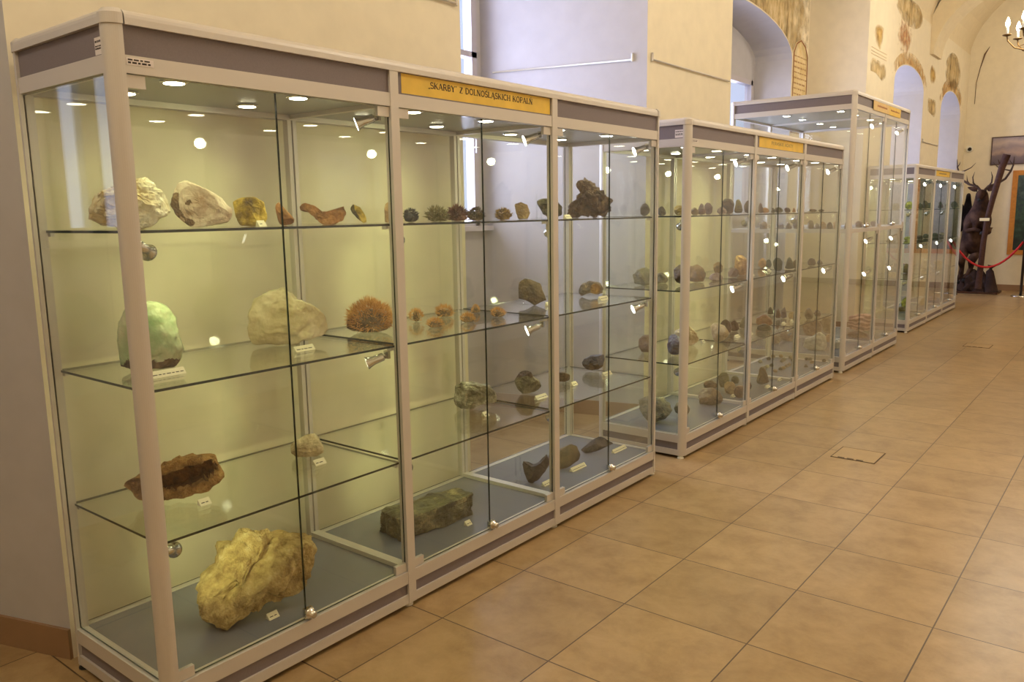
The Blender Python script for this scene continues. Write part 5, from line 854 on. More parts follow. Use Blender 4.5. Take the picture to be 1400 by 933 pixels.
{'n':'small_specimen','m':'darkolive','l':'tiny dark specimen, second from left in the third row on second cabinet base','g':'small specimens laid in rows on the second cabinet base','st':'small','p':(-0.267, 5.755, 0.151),'a':0.344,'d':0.032,'t':0,'r':0.06,'w':0.039,'h':0.03,'f':[(-0.019, 0.008), (-0.017, 0.02), (-0.007, 0.028), (0.003, 0.03), (0.015, 0.02), (0.019, 0.009), (0.012, 0.001), (-0.009, 0.0)]},
{'n':'small_specimen','m':'tan2','l':'tiny tan specimen, third from left in the third row on second cabinet base','g':'small specimens laid in rows on the second cabinet base','st':'small','p':(-0.259, 5.801, 0.151),'a':0.341,'d':0.032,'t':0,'r':0.06,'w':0.039,'h':0.03,'f':[(-0.02, 0.022), (-0.008, 0.03), (0.009, 0.029), (0.02, 0.019), (0.018, 0.005), (0.009, 0.0), (-0.011, 0.0), (-0.017, 0.008)]},
{'n':'small_specimen','m':'greybrown','l':'tiny brown specimen, fourth from left in the third row on second cabinet base','g':'small specimens laid in rows on the second cabinet base','st':'small','p':(-0.272, 5.913, 0.151),'a':0.338,'d':0.033,'t':0,'r':0.06,'w':0.039,'h':0.031,'f':[(-0.02, 0.002), (-0.014, 0.015), (-0.009, 0.027), (-0.001, 0.031), (0.008, 0.025), (0.014, 0.016), (0.02, 0.004), (0.0, 0.0)]},
{'n':'small_specimen','m':'greyolive','l':'tiny grey specimen, seventh from left in the middle row on second cabinet base','g':'small specimens laid in rows on the second cabinet base','st':'small','p':(-0.388, 6.351, 0.151),'a':0.333,'d':0.035,'t':0,'r':0.06,'w':0.042,'h':0.033,'f':[(-0.021, 0.017), (-0.013, 0.029), (0.001, 0.033), (0.014, 0.027), (0.021, 0.014), (0.015, 0.002), (-0.004, 0.0), (-0.017, 0.003)]},
{'n':'small_specimen','m':'darkolive','l':'tiny dark specimen, sixth from left in the middle row on second cabinet base','g':'small specimens laid in rows on the second cabinet base','st':'small','p':(-0.322, 6.221, 0.151),'a':0.331,'d':0.034,'t':0,'r':0.06,'w':0.041,'h':0.032,'f':[(-0.02, 0.009), (-0.018, 0.022), (-0.007, 0.03), (0.003, 0.032), (0.016, 0.022), (0.02, 0.009), (0.013, 0.001), (-0.01, 0.0)]},
{'n':'small_specimen','m':'tan2','l':'tiny tan specimen, eighth from left in the middle row on second cabinet base','g':'small specimens laid in rows on the second cabinet base','st':'small','p':(-0.342, 6.351, 0.151),'a':0.328,'d':0.034,'t':0,'r':0.06,'w':0.041,'h':0.032,'f':[(-0.021, 0.024), (-0.009, 0.032), (0.01, 0.031), (0.021, 0.02), (0.02, 0.005), (0.009, 0.0), (-0.012, 0.0), (-0.018, 0.009)]},
{'n':'small_specimen','m':'greybrown','l':'tiny brown specimen, fifth from left in the third row on second cabinet base','g':'small specimens laid in rows on the second cabinet base','st':'small','p':(-0.275, 5.994, 0.151),'a':0.335,'d':0.033,'t':0,'r':0.06,'w':0.04,'h':0.031,'f':[(-0.02, 0.002), (-0.014, 0.015), (-0.009, 0.027), (-0.001, 0.031), (0.008, 0.025), (0.015, 0.016), (0.02, 0.004), (0.0, 0.0)]},
{'n':'small_specimen','m':'greyolive','l':'tiny grey specimen, first from left in the front row on second cabinet base','g':'small specimens laid in rows on the second cabinet base','st':'small','p':(-0.125, 5.695, 0.151),'a':0.329,'d':0.032,'t':0,'r':0.06,'w':0.038,'h':0.029,'f':[(-0.019, 0.015), (-0.012, 0.027), (0.001, 0.029), (0.013, 0.024), (0.019, 0.013), (0.014, 0.002), (-0.003, 0.0), (-0.015, 0.002)]},
{'n':'small_specimen','m':'darkolive','l':'tiny dark specimen, seventh from left in the third row on second cabinet base','g':'small specimens laid in rows on the second cabinet base','st':'small','p':(-0.238, 6.352, 0.151),'a':0.315,'d':0.035,'t':0,'r':0.06,'w':0.041,'h':0.032,'f':[(-0.02, 0.009), (-0.018, 0.022), (-0.007, 0.03), (0.003, 0.032), (0.016, 0.022), (0.02, 0.009), (0.013, 0.001), (-0.01, 0.0)]},
{'n':'small_specimen','m':'tan2','l':'tiny tan specimen, third from left in the front row on second cabinet base','g':'small specimens laid in rows on the second cabinet base','st':'small','p':(-0.145, 6.208, 0.151),'a':0.309,'d':0.034,'t':0,'r':0.06,'w':0.04,'h':0.031,'f':[(-0.02, 0.022), (-0.008, 0.031), (0.01, 0.03), (0.02, 0.02), (0.019, 0.005), (0.009, 0.0), (-0.011, 0.0), (-0.017, 0.008)]},
{'n':'small_specimen','m':'greybrown','l':'tiny brown specimen, second from left in the front row on second cabinet base','g':'small specimens laid in rows on the second cabinet base','st':'small','p':(-0.13, 6.008, 0.151),'a':0.316,'d':0.033,'t':0,'r':0.06,'w':0.039,'h':0.03,'f':[(-0.019, 0.002), (-0.014, 0.015), (-0.009, 0.027), (-0.001, 0.03), (0.008, 0.025), (0.014, 0.016), (0.019, 0.004), (0.0, 0.0)]},
{'n':'small_specimen','m':'greyolive','l':'tiny grey specimen, sixth from left in the third row on second cabinet base','g':'small specimens laid in rows on the second cabinet base','st':'small','p':(-0.206, 6.351, 0.151),'a':0.311,'d':0.034,'t':0,'r':0.06,'w':0.041,'h':0.032,'f':[(-0.021, 0.017), (-0.013, 0.028), (0.001, 0.032), (0.014, 0.026), (0.021, 0.014), (0.015, 0.002), (-0.003, 0.0), (-0.017, 0.003)]},
{'n':'small_specimen','m':'darkolive','l':'tiny dark specimen, fourth from left in the front row on second cabinet base','g':'small specimens laid in rows on the second cabinet base','st':'small','p':(-0.081, 6.352, 0.151),'a':0.296,'d':0.034,'t':0,'r':0.06,'w':0.04,'h':0.031,'f':[(-0.02, 0.009), (-0.018, 0.021), (-0.007, 0.029), (0.003, 0.031), (0.016, 0.021), (0.02, 0.009), (0.013, 0.001), (-0.01, 0.0)]},
{'n':'small_specimen','m':'tan2','l':'tiny tan specimen, fourth from left in the back row on second cabinet base','g':'small specimens laid in rows on the second cabinet base','st':'small','p':(-0.48, 6.35, 0.151),'a':0.344,'d':0.035,'t':0,'r':0.06,'w':0.042,'h':0.033,'f':[(-0.021, 0.024), (-0.009, 0.033), (0.011, 0.032), (0.021, 0.02), (0.019, 0.006), (0.01, 0.0), (-0.012, 0.0), (-0.018, 0.009)]},
{'n':'mineral_boulder','m':'pinklayer','l':'layered pink brown dome boulder, tall cabinet base','g':'minerals in the tall cabinet','st':'small','p':(-0.323, 8.416, 0.151),'a':0.258,'d':0.248,'t':0,'r':0.06,'w':0.277,'h':0.206,'f':[(-0.139, 0.082), (-0.128, 0.175), (-0.045, 0.201), (0.091, 0.206), (0.139, 0.154), (0.135, 0.077), (0.086, 0.021), (-0.035, 0.0), (-0.121, 0.035)]},
{'n':'mineral_boulder','m':'tanbrown','l':'flat orange brown slab under the dome boulder, tall cabinet base','g':'minerals in the tall cabinet','st':'small','p':(-0.242, 7.997, 0.151),'a':0.261,'d':0.187,'t':0,'r':0.06,'w':0.212,'h':0.078,'f':[(-0.106, 0.02), (-0.09, 0.051), (-0.034, 0.072), (0.019, 0.078), (0.083, 0.054), (0.106, 0.025), (0.065, 0.005), (-0.051, 0.0)]},
{'n':'mineral_boulder','m':'whitest','l':'white translucent crystal block at the near glass, tall cabinet base','g':'minerals in the tall cabinet','st':'small','p':(-0.365, 6.976, 0.151),'a':0.306,'d':0.191,'t':0,'r':0.06,'w':0.225,'h':0.18,'f':[(-0.113, 0.027), (-0.095, 0.112), (-0.014, 0.137), (0.032, 0.18), (0.088, 0.141), (0.113, 0.037), (0.08, 0.0), (-0.063, 0.001)]},
{'n':'mineral_boulder','m':'orangebr','l':'broad orange brown slab behind white block, tall cabinet base','g':'minerals in the tall cabinet','st':'small','p':(-0.68, 7.835, 0.151),'a':0.31,'d':0.173,'t':0,'r':0.06,'w':0.205,'h':0.192,'f':[(-0.103, 0.141), (-0.043, 0.192), (0.049, 0.185), (0.103, 0.119), (0.096, 0.031), (0.047, 0.0), (-0.056, 0.002), (-0.089, 0.054)]},
{'n':'mineral_boulder','m':'ochrest','l':'upright ochre brown slab beside broad slab, tall cabinet base','g':'minerals in the tall cabinet','st':'small','p':(-0.581, 8.063, 0.151),'a':0.293,'d':0.118,'t':0,'r':0.06,'w':0.138,'h':0.215,'f':[(-0.069, 0.159), (-0.03, 0.215), (0.032, 0.206), (0.069, 0.131), (0.067, 0.034), (0.034, 0.0), (-0.035, 0.004), (-0.058, 0.062)]},
{'n':'mineral_boulder','m':'orangest','l':'small orange white lump, tall cabinet base','g':'minerals in the tall cabinet','st':'small','p':(-0.387, 7.514, 0.151),'a':0.291,'d':0.105,'t':0,'r':0.06,'w':0.122,'h':0.087,'f':[(-0.061, 0.024), (-0.053, 0.059), (-0.021, 0.082), (0.009, 0.087), (0.047, 0.059), (0.061, 0.025), (0.038, 0.003), (-0.029, 0.0)]},
{'n':'mineral_boulder','m':'whitest','l':'white grey lump by the corner post, tall cabinet base','g':'minerals in the tall cabinet','st':'small','p':(-0.209, 7.139, 0.151),'a':0.283,'d':0.1,'t':0,'r':0.06,'w':0.116,'h':0.097,'f':[(-0.058, 0.051), (-0.037, 0.088), (0.003, 0.097), (0.039, 0.08), (0.058, 0.042), (0.042, 0.007), (-0.009, 0.0), (-0.047, 0.008)]},
{'n':'mineral_boulder','m':'pinkst','l':'pale pink flat stone at the back left, tall cabinet base','g':'minerals in the tall cabinet','st':'small','p':(-0.76, 7.365, 0.151),'a':0.335,'d':0.178,'t':0,'r':0.06,'w':0.214,'h':0.115,'f':[(-0.107, 0.032), (-0.091, 0.078), (-0.035, 0.108), (0.018, 0.115), (0.084, 0.078), (0.107, 0.034), (0.066, 0.004), (-0.052, 0.0)]},
{'n':'mineral_boulder','m':'pinkst','l':'brownish pink stone, leftmost behind the second cabinet, tall cabinet base','g':'minerals in the tall cabinet','st':'small','p':(-0.845, 7.118, 0.151),'a':0.354,'d':0.132,'t':0,'r':0.06,'w':0.161,'h':0.093,'f':[(-0.08, 0.049), (-0.049, 0.084), (0.006, 0.093), (0.055, 0.076), (0.08, 0.04), (0.058, 0.007), (-0.014, 0.0), (-0.066, 0.008)]},
{'n':'mineral_stone','m':'tan2','l':'tan stone, first from left on the tall cabinet upper level','g':'minerals in the tall cabinet','st':'small','p':(-0.923, 6.949, 1.335),'a':0.369,'d':0.071,'t':0,'r':0.06,'w':0.085,'h':0.093,'f':[(-0.043, 0.052), (-0.027, 0.086), (0.003, 0.093), (0.029, 0.074), (0.043, 0.037), (0.031, 0.004), (-0.007, 0.0), (-0.035, 0.01)]},
{'n':'mineral_stone','m':'ochrest','l':'ochre stone, second from left on the tall cabinet upper level','g':'minerals in the tall cabinet','st':'small','p':(-0.832, 6.95, 1.335),'a':0.359,'d':0.059,'t':0,'r':0.06,'w':0.07,'h':0.093,'f':[(-0.035, 0.028), (-0.031, 0.065), (-0.012, 0.088), (0.005, 0.093), (0.027, 0.06), (0.035, 0.023), (0.022, 0.0), (-0.017, 0.0)]},
{'n':'mineral_stone','m':'greyviolet','l':'violet grey stone, third from left on the tall cabinet upper level','g':'minerals in the tall cabinet','st':'small','p':(-0.751, 6.949, 1.335),'a':0.35,'d':0.059,'t':0,'r':0.06,'w':0.07,'h':0.078,'f':[(-0.035, 0.059), (-0.015, 0.078), (0.017, 0.074), (0.035, 0.046), (0.033, 0.012), (0.016, 0.0), (-0.019, 0.003), (-0.03, 0.024)]},
{'n':'mineral_stone','m':'redbrown','l':'red brown stone, fourth from left on the tall cabinet upper level','g':'minerals in the tall cabinet','st':'small','p':(-0.669, 6.95, 1.335),'a':0.341,'d':0.058,'t':0,'r':0.06,'w':0.069,'h':0.077,'f':[(-0.034, 0.008), (-0.025, 0.039), (-0.016, 0.07), (-0.002, 0.077), (0.013, 0.062), (0.025, 0.038), (0.034, 0.007), (0.0, 0.0)]},
{'n':'mineral_stone','m':'browndk','l':'dark brown stone, fifth from left on the tall cabinet upper level','g':'minerals in the tall cabinet','st':'small','p':(-0.597, 6.949, 1.335),'a':0.333,'d':0.046,'t':0,'r':0.06,'w':0.055,'h':0.091,'f':[(-0.028, 0.051), (-0.018, 0.084), (0.001, 0.091), (0.018, 0.073), (0.028, 0.036), (0.021, 0.004), (-0.004, 0.0), (-0.022, 0.009)]},
{'n':'mineral_stone','m':'pinkst','l':'pinkish stone, sixth from left on the tall cabinet upper level','g':'minerals in the tall cabinet','st':'small','p':(-0.539, 6.95, 1.335),'a':0.327,'d':0.046,'t':0,'r':0.06,'w':0.054,'h':0.07,'f':[(-0.027, 0.021), (-0.024, 0.049), (-0.01, 0.066), (0.004, 0.07), (0.021, 0.045), (0.027, 0.017), (0.017, 0.0), (-0.013, 0.0)]},
{'n':'mineral_stone','m':'redbrown','l':'red brown stone, seventh from left on the tall cabinet upper level','g':'minerals in the tall cabinet','st':'small','p':(-0.451, 6.949, 1.335),'a':0.317,'d':0.052,'t':0,'r':0.06,'w':0.061,'h':0.098,'f':[(-0.03, 0.074), (-0.013, 0.098), (0.014, 0.092), (0.03, 0.058), (0.029, 0.014), (0.015, 0.0), (-0.016, 0.003), (-0.026, 0.03)]},
{'n':'mineral_stone','m':'greyviolet','l':'violet grey stone, eighth from left on the tall cabinet upper level','g':'minerals in the tall cabinet','st':'small','p':(-0.389, 6.95, 1.335),'a':0.31,'d':0.057,'t':0,'r':0.06,'w':0.067,'h':0.069,'f':[(-0.033, 0.007), (-0.024, 0.035), (-0.015, 0.062), (-0.002, 0.069), (0.013, 0.055), (0.024, 0.034), (0.033, 0.007), (0.0, 0.0)]},
{'n':'mineral_stone','m':'orangest','l':'orange stone, ninth from left on the tall cabinet upper level','g':'minerals in the tall cabinet','st':'small','p':(-0.331, 6.95, 1.335),'a':0.304,'d':0.051,'t':0,'r':0.06,'w':0.06,'h':0.083,'f':[(-0.03, 0.046), (-0.019, 0.076), (0.001, 0.083), (0.02, 0.066), (0.03, 0.033), (0.022, 0.004), (-0.004, 0.0), (-0.024, 0.008)]},
{'n':'mineral_stone','m':'browndk','l':'dark brown stone, tenth from left on the tall cabinet upper level','g':'minerals in the tall cabinet','st':'small','p':(-0.269, 6.95, 1.335),'a':0.297,'d':0.051,'t':0,'r':0.06,'w':0.059,'h':0.082,'f':[(-0.03, 0.025), (-0.026, 0.058), (-0.011, 0.078), (0.004, 0.082), (0.022, 0.053), (0.03, 0.02), (0.019, 0.0), (-0.014, 0.0)]},
{'n':'mineral_stone','m':'orangest','l':'orange stone, eleventh from left on the tall cabinet upper level','g':'minerals in the tall cabinet','st':'small','p':(-0.202, 6.949, 1.335),'a':0.289,'d':0.062,'t':0,'r':0.06,'w':0.072,'h':0.089,'f':[(-0.036, 0.067), (-0.015, 0.089), (0.017, 0.084), (0.036, 0.053), (0.034, 0.013), (0.017, 0.0), (-0.019, 0.003), (-0.031, 0.027)]},
{'n':'mineral_stone','m':'ochrest','l':'ochre stone, twelfth from left on the tall cabinet upper level','g':'minerals in the tall cabinet','st':'small','p':(-0.112, 6.95, 1.335),'a':0.279,'d':0.039,'t':0,'r':0.06,'w':0.045,'h':0.081,'f':[(-0.023, 0.008), (-0.017, 0.041), (-0.012, 0.073), (-0.003, 0.081), (0.007, 0.065), (0.016, 0.041), (0.023, 0.008), (0.0, 0.0)]},
{'n':'mineral_stone','m':'redbrown','l':'red brown stone, thirteenth from left on the tall cabinet upper level','g':'minerals in the tall cabinet','st':'small','p':(-0.25, 7.866, 1.335),'a':0.266,'d':0.068,'t':0,'r':0.06,'w':0.078,'h':0.074,'f':[(-0.039, 0.041), (-0.025, 0.068), (0.002, 0.074), (0.026, 0.059), (0.039, 0.029), (0.029, 0.004), (-0.006, 0.0), (-0.031, 0.008)]},
{'n':'mineral_stone','m':'pinkst','l':'pinkish stone, fourteenth from left on the tall cabinet upper level','g':'minerals in the tall cabinet','st':'small','p':(-0.249, 8.172, 1.335),'a':0.257,'d':0.057,'t':0,'r':0.06,'w':0.065,'h':0.053,'f':[(-0.033, 0.016), (-0.029, 0.037), (-0.012, 0.05), (0.004, 0.053), (0.025, 0.034), (0.033, 0.013), (0.021, 0.0), (-0.015, 0.0)]},
{'n':'mineral_stone','m':'redbrown','l':'red brown stone, fifteenth from left on the tall cabinet upper level','g':'minerals in the tall cabinet','st':'small','p':(-0.251, 8.432, 1.335),'a':0.251,'d':0.058,'t':0,'r':0.06,'w':0.067,'h':0.064,'f':[(-0.034, 0.048), (-0.015, 0.064), (0.015, 0.061), (0.034, 0.038), (0.033, 0.01), (0.017, 0.0), (-0.017, 0.002), (-0.028, 0.019)]},
{'n':'mineral_stone','m':'greenst','l':'green dome, far cabinet top shelf','g':'minerals in the far cabinet','st':'small','p':(-0.38, 9.924, 1.512),'a':0.229,'d':0.073,'t':0,'r':0.06,'w':0.084,'h':0.09,'f':[(-0.042, 0.05), (-0.027, 0.083), (0.001, 0.09), (0.027, 0.071), (0.042, 0.035), (0.031, 0.004), (-0.006, 0.0), (-0.033, 0.009)]},
{'n':'mineral_stone','m':'yellowgreen','l':'bright yellow green half dome left of corner post, far cabinet top shelf','g':'minerals in the far cabinet','st':'small','p':(-0.38, 10.635, 1.512),'a':0.216,'d':0.101,'t':0,'r':0.06,'w':0.114,'h':0.109,'f':[(-0.057, 0.061), (-0.037, 0.101), (0.002, 0.109), (0.037, 0.087), (0.057, 0.043), (0.043, 0.005), (-0.008, 0.0), (-0.045, 0.011)]},
{'n':'mineral_stone','m':'darkolive','l':'small dark stone right of corner post, far cabinet top shelf','g':'minerals in the far cabinet','st':'small','p':(-0.33, 11.036, 1.512),'a':0.205,'d':0.056,'t':0,'r':0.06,'w':0.063,'h':0.08,'f':[(-0.032, 0.044), (-0.021, 0.074), (0.0, 0.08), (0.02, 0.064), (0.032, 0.031), (0.024, 0.004), (-0.004, 0.0), (-0.024, 0.008)]},
{'n':'mineral_stone','m':'olivebr','l':'olive brown dome, far cabinet top shelf','g':'minerals in the far cabinet','st':'small','p':(-0.33, 11.343, 1.512),'a':0.2,'d':0.073,'t':0,'r':0.06,'w':0.083,'h':0.12,'f':[(-0.041, 0.067), (-0.028, 0.111), (-0.0, 0.12), (0.026, 0.095), (0.041, 0.047), (0.032, 0.006), (-0.004, 0.0), (-0.031, 0.012)]},
{'n':'mineral_stone','m':'darkolive','l':'dark stone against first middle post, far cabinet top shelf','g':'minerals in the far cabinet','st':'small','p':(-0.331, 11.603, 1.512),'a':0.196,'d':0.05,'t':0,'r':0.06,'w':0.056,'h':0.09,'f':[(-0.028, 0.068), (-0.013, 0.09), (0.012, 0.085), (0.028, 0.054), (0.028, 0.013), (0.015, 0.0), (-0.012, 0.003), (-0.022, 0.027)]},
{'n':'mineral_stone','m':'browndk','l':'dark pointed stone in the middle bay, far cabinet top shelf','g':'minerals in the far cabinet','st':'small','p':(-0.327, 12.345, 1.512),'a':0.185,'d':0.069,'t':0,'r':0.06,'w':0.077,'h':0.112,'f':[(-0.038, 0.012), (-0.03, 0.056), (-0.022, 0.101), (-0.008, 0.112), (0.011, 0.089), (0.026, 0.056), (0.038, 0.011), (0.001, 0.0)]},
{'n':'mineral_stone','m':'browndk','l':'small dark stone beside second middle post, far cabinet top shelf','g':'minerals in the far cabinet','st':'small','p':(-0.303, 12.657, 1.512),'a':0.179,'d':0.045,'t':0,'r':0.06,'w':0.049,'h':0.079,'f':[(-0.025, 0.044), (-0.018, 0.072), (-0.001, 0.079), (0.015, 0.062), (0.025, 0.032), (0.02, 0.004), (-0.002, 0.0), (-0.018, 0.008)]},
{'n':'mineral_stone','m':'darkolive','l':'dark stone in the last bay, far cabinet top shelf','g':'minerals in the far cabinet','st':'small','p':(-0.196, 12.634, 1.512),'a':0.172,'d':0.088,'t':0,'r':0.06,'w':0.098,'h':0.108,'f':[(-0.049, 0.06), (-0.033, 0.099), (0.0, 0.108), (0.031, 0.086), (0.049, 0.043), (0.038, 0.005), (-0.006, 0.0), (-0.037, 0.011)]},
{'n':'mineral_stone','m':'greenst','l':'low green lump at the far side, far cabinet second shelf','g':'minerals in the far cabinet','st':'small','p':(-0.386, 9.786, 1.1),'a':0.233,'d':0.11,'t':0,'r':0.06,'w':0.124,'h':0.052,'f':[(-0.062, 0.016), (-0.054, 0.037), (-0.022, 0.05), (0.009, 0.052), (0.048, 0.034), (0.062, 0.013), (0.039, 0.0), (-0.029, 0.0)]},
{'n':'mineral_stone','m':'darkolive','l':'upright dark stone, far cabinet second shelf','g':'minerals in the far cabinet','st':'small','p':(-0.381, 10.198, 1.1),'a':0.224,'d':0.053,'t':0,'r':0.06,'w':0.061,'h':0.075,'f':[(-0.03, 0.056), (-0.014, 0.075), (0.013, 0.071), (0.03, 0.045), (0.03, 0.011), (0.017, 0.0), (-0.013, 0.002), (-0.024, 0.022)]},
{'n':'mineral_stone','m':'yellowgreen','l':'yellow green lump left of corner post, far cabinet second shelf','g':'minerals in the far cabinet','st':'small','p':(-0.379, 10.683, 1.1),'a':0.215,'d':0.102,'t':0,'r':0.06,'w':0.115,'h':0.058,'f':[(-0.057, 0.017), (-0.05, 0.041), (-0.021, 0.055), (0.008, 0.058), (0.044, 0.038), (0.057, 0.015), (0.036, 0.0), (-0.027, 0.0)]},
{'n':'mineral_stone','m':'darkolive','l':'dark cone on top of the yellow lump, far cabinet second shelf','g':'minerals in the far cabinet','st':'small','p':(-0.378, 10.77, 1.1),'a':0.213,'d':0.047,'t':0,'r':0.06,'w':0.053,'h':0.066,'f':[(-0.027, 0.007), (-0.021, 0.033), (-0.015, 0.06), (-0.004, 0.066), (0.008, 0.053), (0.018, 0.033), (0.027, 0.007), (0.001, 0.0)]},
{'n':'mineral_stone','m':'browndk','l':'dark brown stone in first bay, far cabinet second shelf','g':'minerals in the far cabinet','st':'small','p':(-0.329, 11.133, 1.1),'a':0.203,'d':0.073,'t':0,'r':0.06,'w':0.081,'h':0.06,'f':[(-0.041, 0.018), (-0.036, 0.042), (-0.016, 0.057), (0.004, 0.06), (0.03, 0.039), (0.041, 0.015), (0.026, 0.0), (-0.019, 0.0)]},
{'n':'mineral_stone','m':'greenst','l':'dark green stone beside first middle post, far cabinet second shelf','g':'minerals in the far cabinet','st':'small','p':(-0.33, 11.497, 1.1),'a':0.198,'d':0.074,'t':0,'r':0.06,'w':0.084,'h':0.068,'f':[(-0.042, 0.037), (-0.028, 0.062), (0.001, 0.068), (0.027, 0.054), (0.042, 0.027), (0.032, 0.004), (-0.005, 0.0), (-0.032, 0.007)]},
{'n':'mineral_stone','m':'greenst','l':'mid green stone in middle bay, far cabinet second shelf','g':'minerals in the far cabinet','st':'small','p':(-0.329, 12.11, 1.1),'a':0.189,'d':0.086,'t':0,'r':0.06,'w':0.096,'h':0.064,'f':[(-0.048, 0.019), (-0.043, 0.045), (-0.019, 0.061), (0.005, 0.064), (0.036, 0.042), (0.048, 0.016), (0.03, 0.0), (-0.022, 0.0)]},
{'n':'mineral_stone','m':'greyolive','l':'grey green stone beside second middle post, far cabinet second shelf','g':'minerals in the far cabinet','st':'small','p':(-0.33, 12.584, 1.1),'a':0.182,'d':0.071,'t':0,'r':0.06,'w':0.079,'h':0.06,'f':[(-0.04, 0.033), (-0.026, 0.055), (0.001, 0.06), (0.026, 0.048), (0.04, 0.024), (0.03, 0.003), (-0.005, 0.0), (-0.031, 0.006)]},
{'n':'mineral_stone','m':'palegeode','l':'pale yellowish crystal mass, far cabinet third shelf','g':'minerals in the far cabinet','st':'small','p':(-0.38, 9.971, 0.66),'a':0.228,'d':0.127,'t':0,'r':0.06,'w':0.145,'h':0.068,'f':[(-0.072, 0.037), (-0.047, 0.062), (0.003, 0.068), (0.048, 0.055), (0.072, 0.028), (0.054, 0.004), (-0.01, 0.0), (-0.057, 0.006)]},
{'n':'mineral_stone','m':'olivebr','l':'olive green rock left of corner post, far cabinet third shelf','g':'minerals in the far cabinet','st':'small','p':(-0.374, 10.707, 0.66),'a':0.214,'d':0.103,'t':0,'r':0.06,'w':0.115,'h':0.137,'f':[(-0.058, 0.013), (-0.047, 0.068), (-0.036, 0.123), (-0.014, 0.137), (0.014, 0.11), (0.037, 0.069), (0.058, 0.014), (0.002, 0.0)]},
{'n':'mineral_stone','m':'palegeode','l':'pale crystal group in first bay, far cabinet third shelf','g':'minerals in the far cabinet','st':'small','p':(-0.325, 11.545, 0.66),'a':0.197,'d':0.108,'t':0,'r':0.06,'w':0.121,'h':0.173,'f':[(-0.06, 0.016), (-0.047, 0.086), (-0.035, 0.156), (-0.012, 0.173), (0.017, 0.139), (0.041, 0.087), (0.06, 0.018), (0.001, 0.0)]},
{'n':'mineral_stone','m':'palegeode','l':'pale crystal group in middle bay, far cabinet third shelf','g':'minerals in the far cabinet','st':'small','p':(-0.33, 12.493, 0.66),'a':0.183,'d':0.124,'t':0,'r':0.06,'w':0.139,'h':0.087,'f':[(-0.069, 0.047), (-0.045, 0.079), (0.002, 0.087), (0.045, 0.07), (0.069, 0.036), (0.052, 0.005), (-0.009, 0.0), (-0.054, 0.008)]},
{'n':'mineral_stone','m':'whitest','l':'white crystal fan in first bay, far cabinet third shelf','g':'minerals in the far cabinet','st':'small','p':(-0.33, 11.769, 0.66),'a':0.193,'d':0.102,'t':0,'r':0.06,'w':0.114,'h':0.064,'f':[(-0.057, 0.034), (-0.037, 0.058), (0.003, 0.064), (0.038, 0.052), (0.057, 0.026), (0.042, 0.004), (-0.008, 0.0), (-0.045, 0.006)]},
{'n':'mineral_stone','m':'yellowgreen','l':'tilted yellow green slab left of corner post, far cabinet base','g':'minerals in the far cabinet','st':'small','p':(-0.38, 10.751, 0.151),'a':0.214,'d':0.096,'t':0,'r':0.06,'w':0.109,'h':0.208,'f':[(-0.055, 0.113), (-0.038, 0.19), (-0.001, 0.208), (0.033, 0.167), (0.055, 0.085), (0.043, 0.012), (-0.004, 0.0), (-0.04, 0.02)]},
{'n':'mineral_stone','m':'olivebr','l':'olive rock at the bottom left, far cabinet base','g':'minerals in the far cabinet','st':'small','p':(-0.38, 10.574, 0.151),'a':0.217,'d':0.095,'t':0,'r':0.06,'w':0.108,'h':0.075,'f':[(-0.054, 0.041), (-0.036, 0.069), (0.0, 0.075), (0.034, 0.061), (0.054, 0.031), (0.042, 0.005), (-0.006, 0.0), (-0.041, 0.007)]},
{'n':'mineral_stone','m':'palegeode','l':'pale tall crystal rock in first bay, far cabinet base','g':'minerals in the far cabinet','st':'small','p':(-0.332, 11.498, 0.151),'a':0.198,'d':0.1,'t':0,'r':0.06,'w':0.115,'h':0.132,'f':[(-0.058, 0.098), (-0.028, 0.132), (0.023, 0.126), (0.056, 0.08), (0.058, 0.021), (0.032, 0.0), (-0.024, 0.003), (-0.045, 0.038)]},
{'n':'mineral_stone','m':'pinkst','l':'pale pink rock in middle bay, far cabinet base','g':'minerals in the far cabinet','st':'small','p':(-0.33, 12.188, 0.151),'a':0.188,'d':0.123,'t':0,'r':0.06,'w':0.138,'h':0.071,'f':[(-0.069, 0.038), (-0.047, 0.065), (-0.0, 0.071), (0.043, 0.057), (0.069, 0.029), (0.053, 0.004), (-0.007, 0.0), (-0.052, 0.007)]},
{'n':'mineral_stone','m':'greybrown','l':'grey brown rock in last bay, far cabinet base','g':'minerals in the far cabinet','st':'small','p':(-0.213, 12.624, 0.151),'a':0.174,'d':0.108,'t':0,'r':0.06,'w':0.118,'h':0.116,'f':[(-0.059, 0.033), (-0.054, 0.08), (-0.026, 0.109), (0.004, 0.116), (0.043, 0.076), (0.059, 0.031), (0.039, 0.002), (-0.026, 0.0)]}]
for i, d in enumerate(ROCKS): place(d, i)
# the long flat slab on the base of the middle bay
mb = MB(); v, f = ICO[5]; so = Vector((3.1, 7.7, 1.2)); out = []
for a, b, c in v:
    q = max(abs(a), abs(b), abs(c)); p = Vector((a / q * .082, b / q * .215, c / q * .052))
    if p.x > 0 and p.y > 0: p.x *= 1 - .35 * p.y / .215
    p += Vector((a, b, c)) * (noise.fractal(p * 14 + so, 1, 2, 5) * .016); p.z = max(p.z + .05, 0); out.append(tuple(p))
mb.add(out, f); o = mb.build('dark_slab', MATS['slab']); o.location = (-.285, 1.395, .1512); o.rotation_euler = (0, 0, -.16)
tag(o, 'long flat dark slab with pale edges on the cabinet base', 'mineral', 'minerals in the long front cabinet')
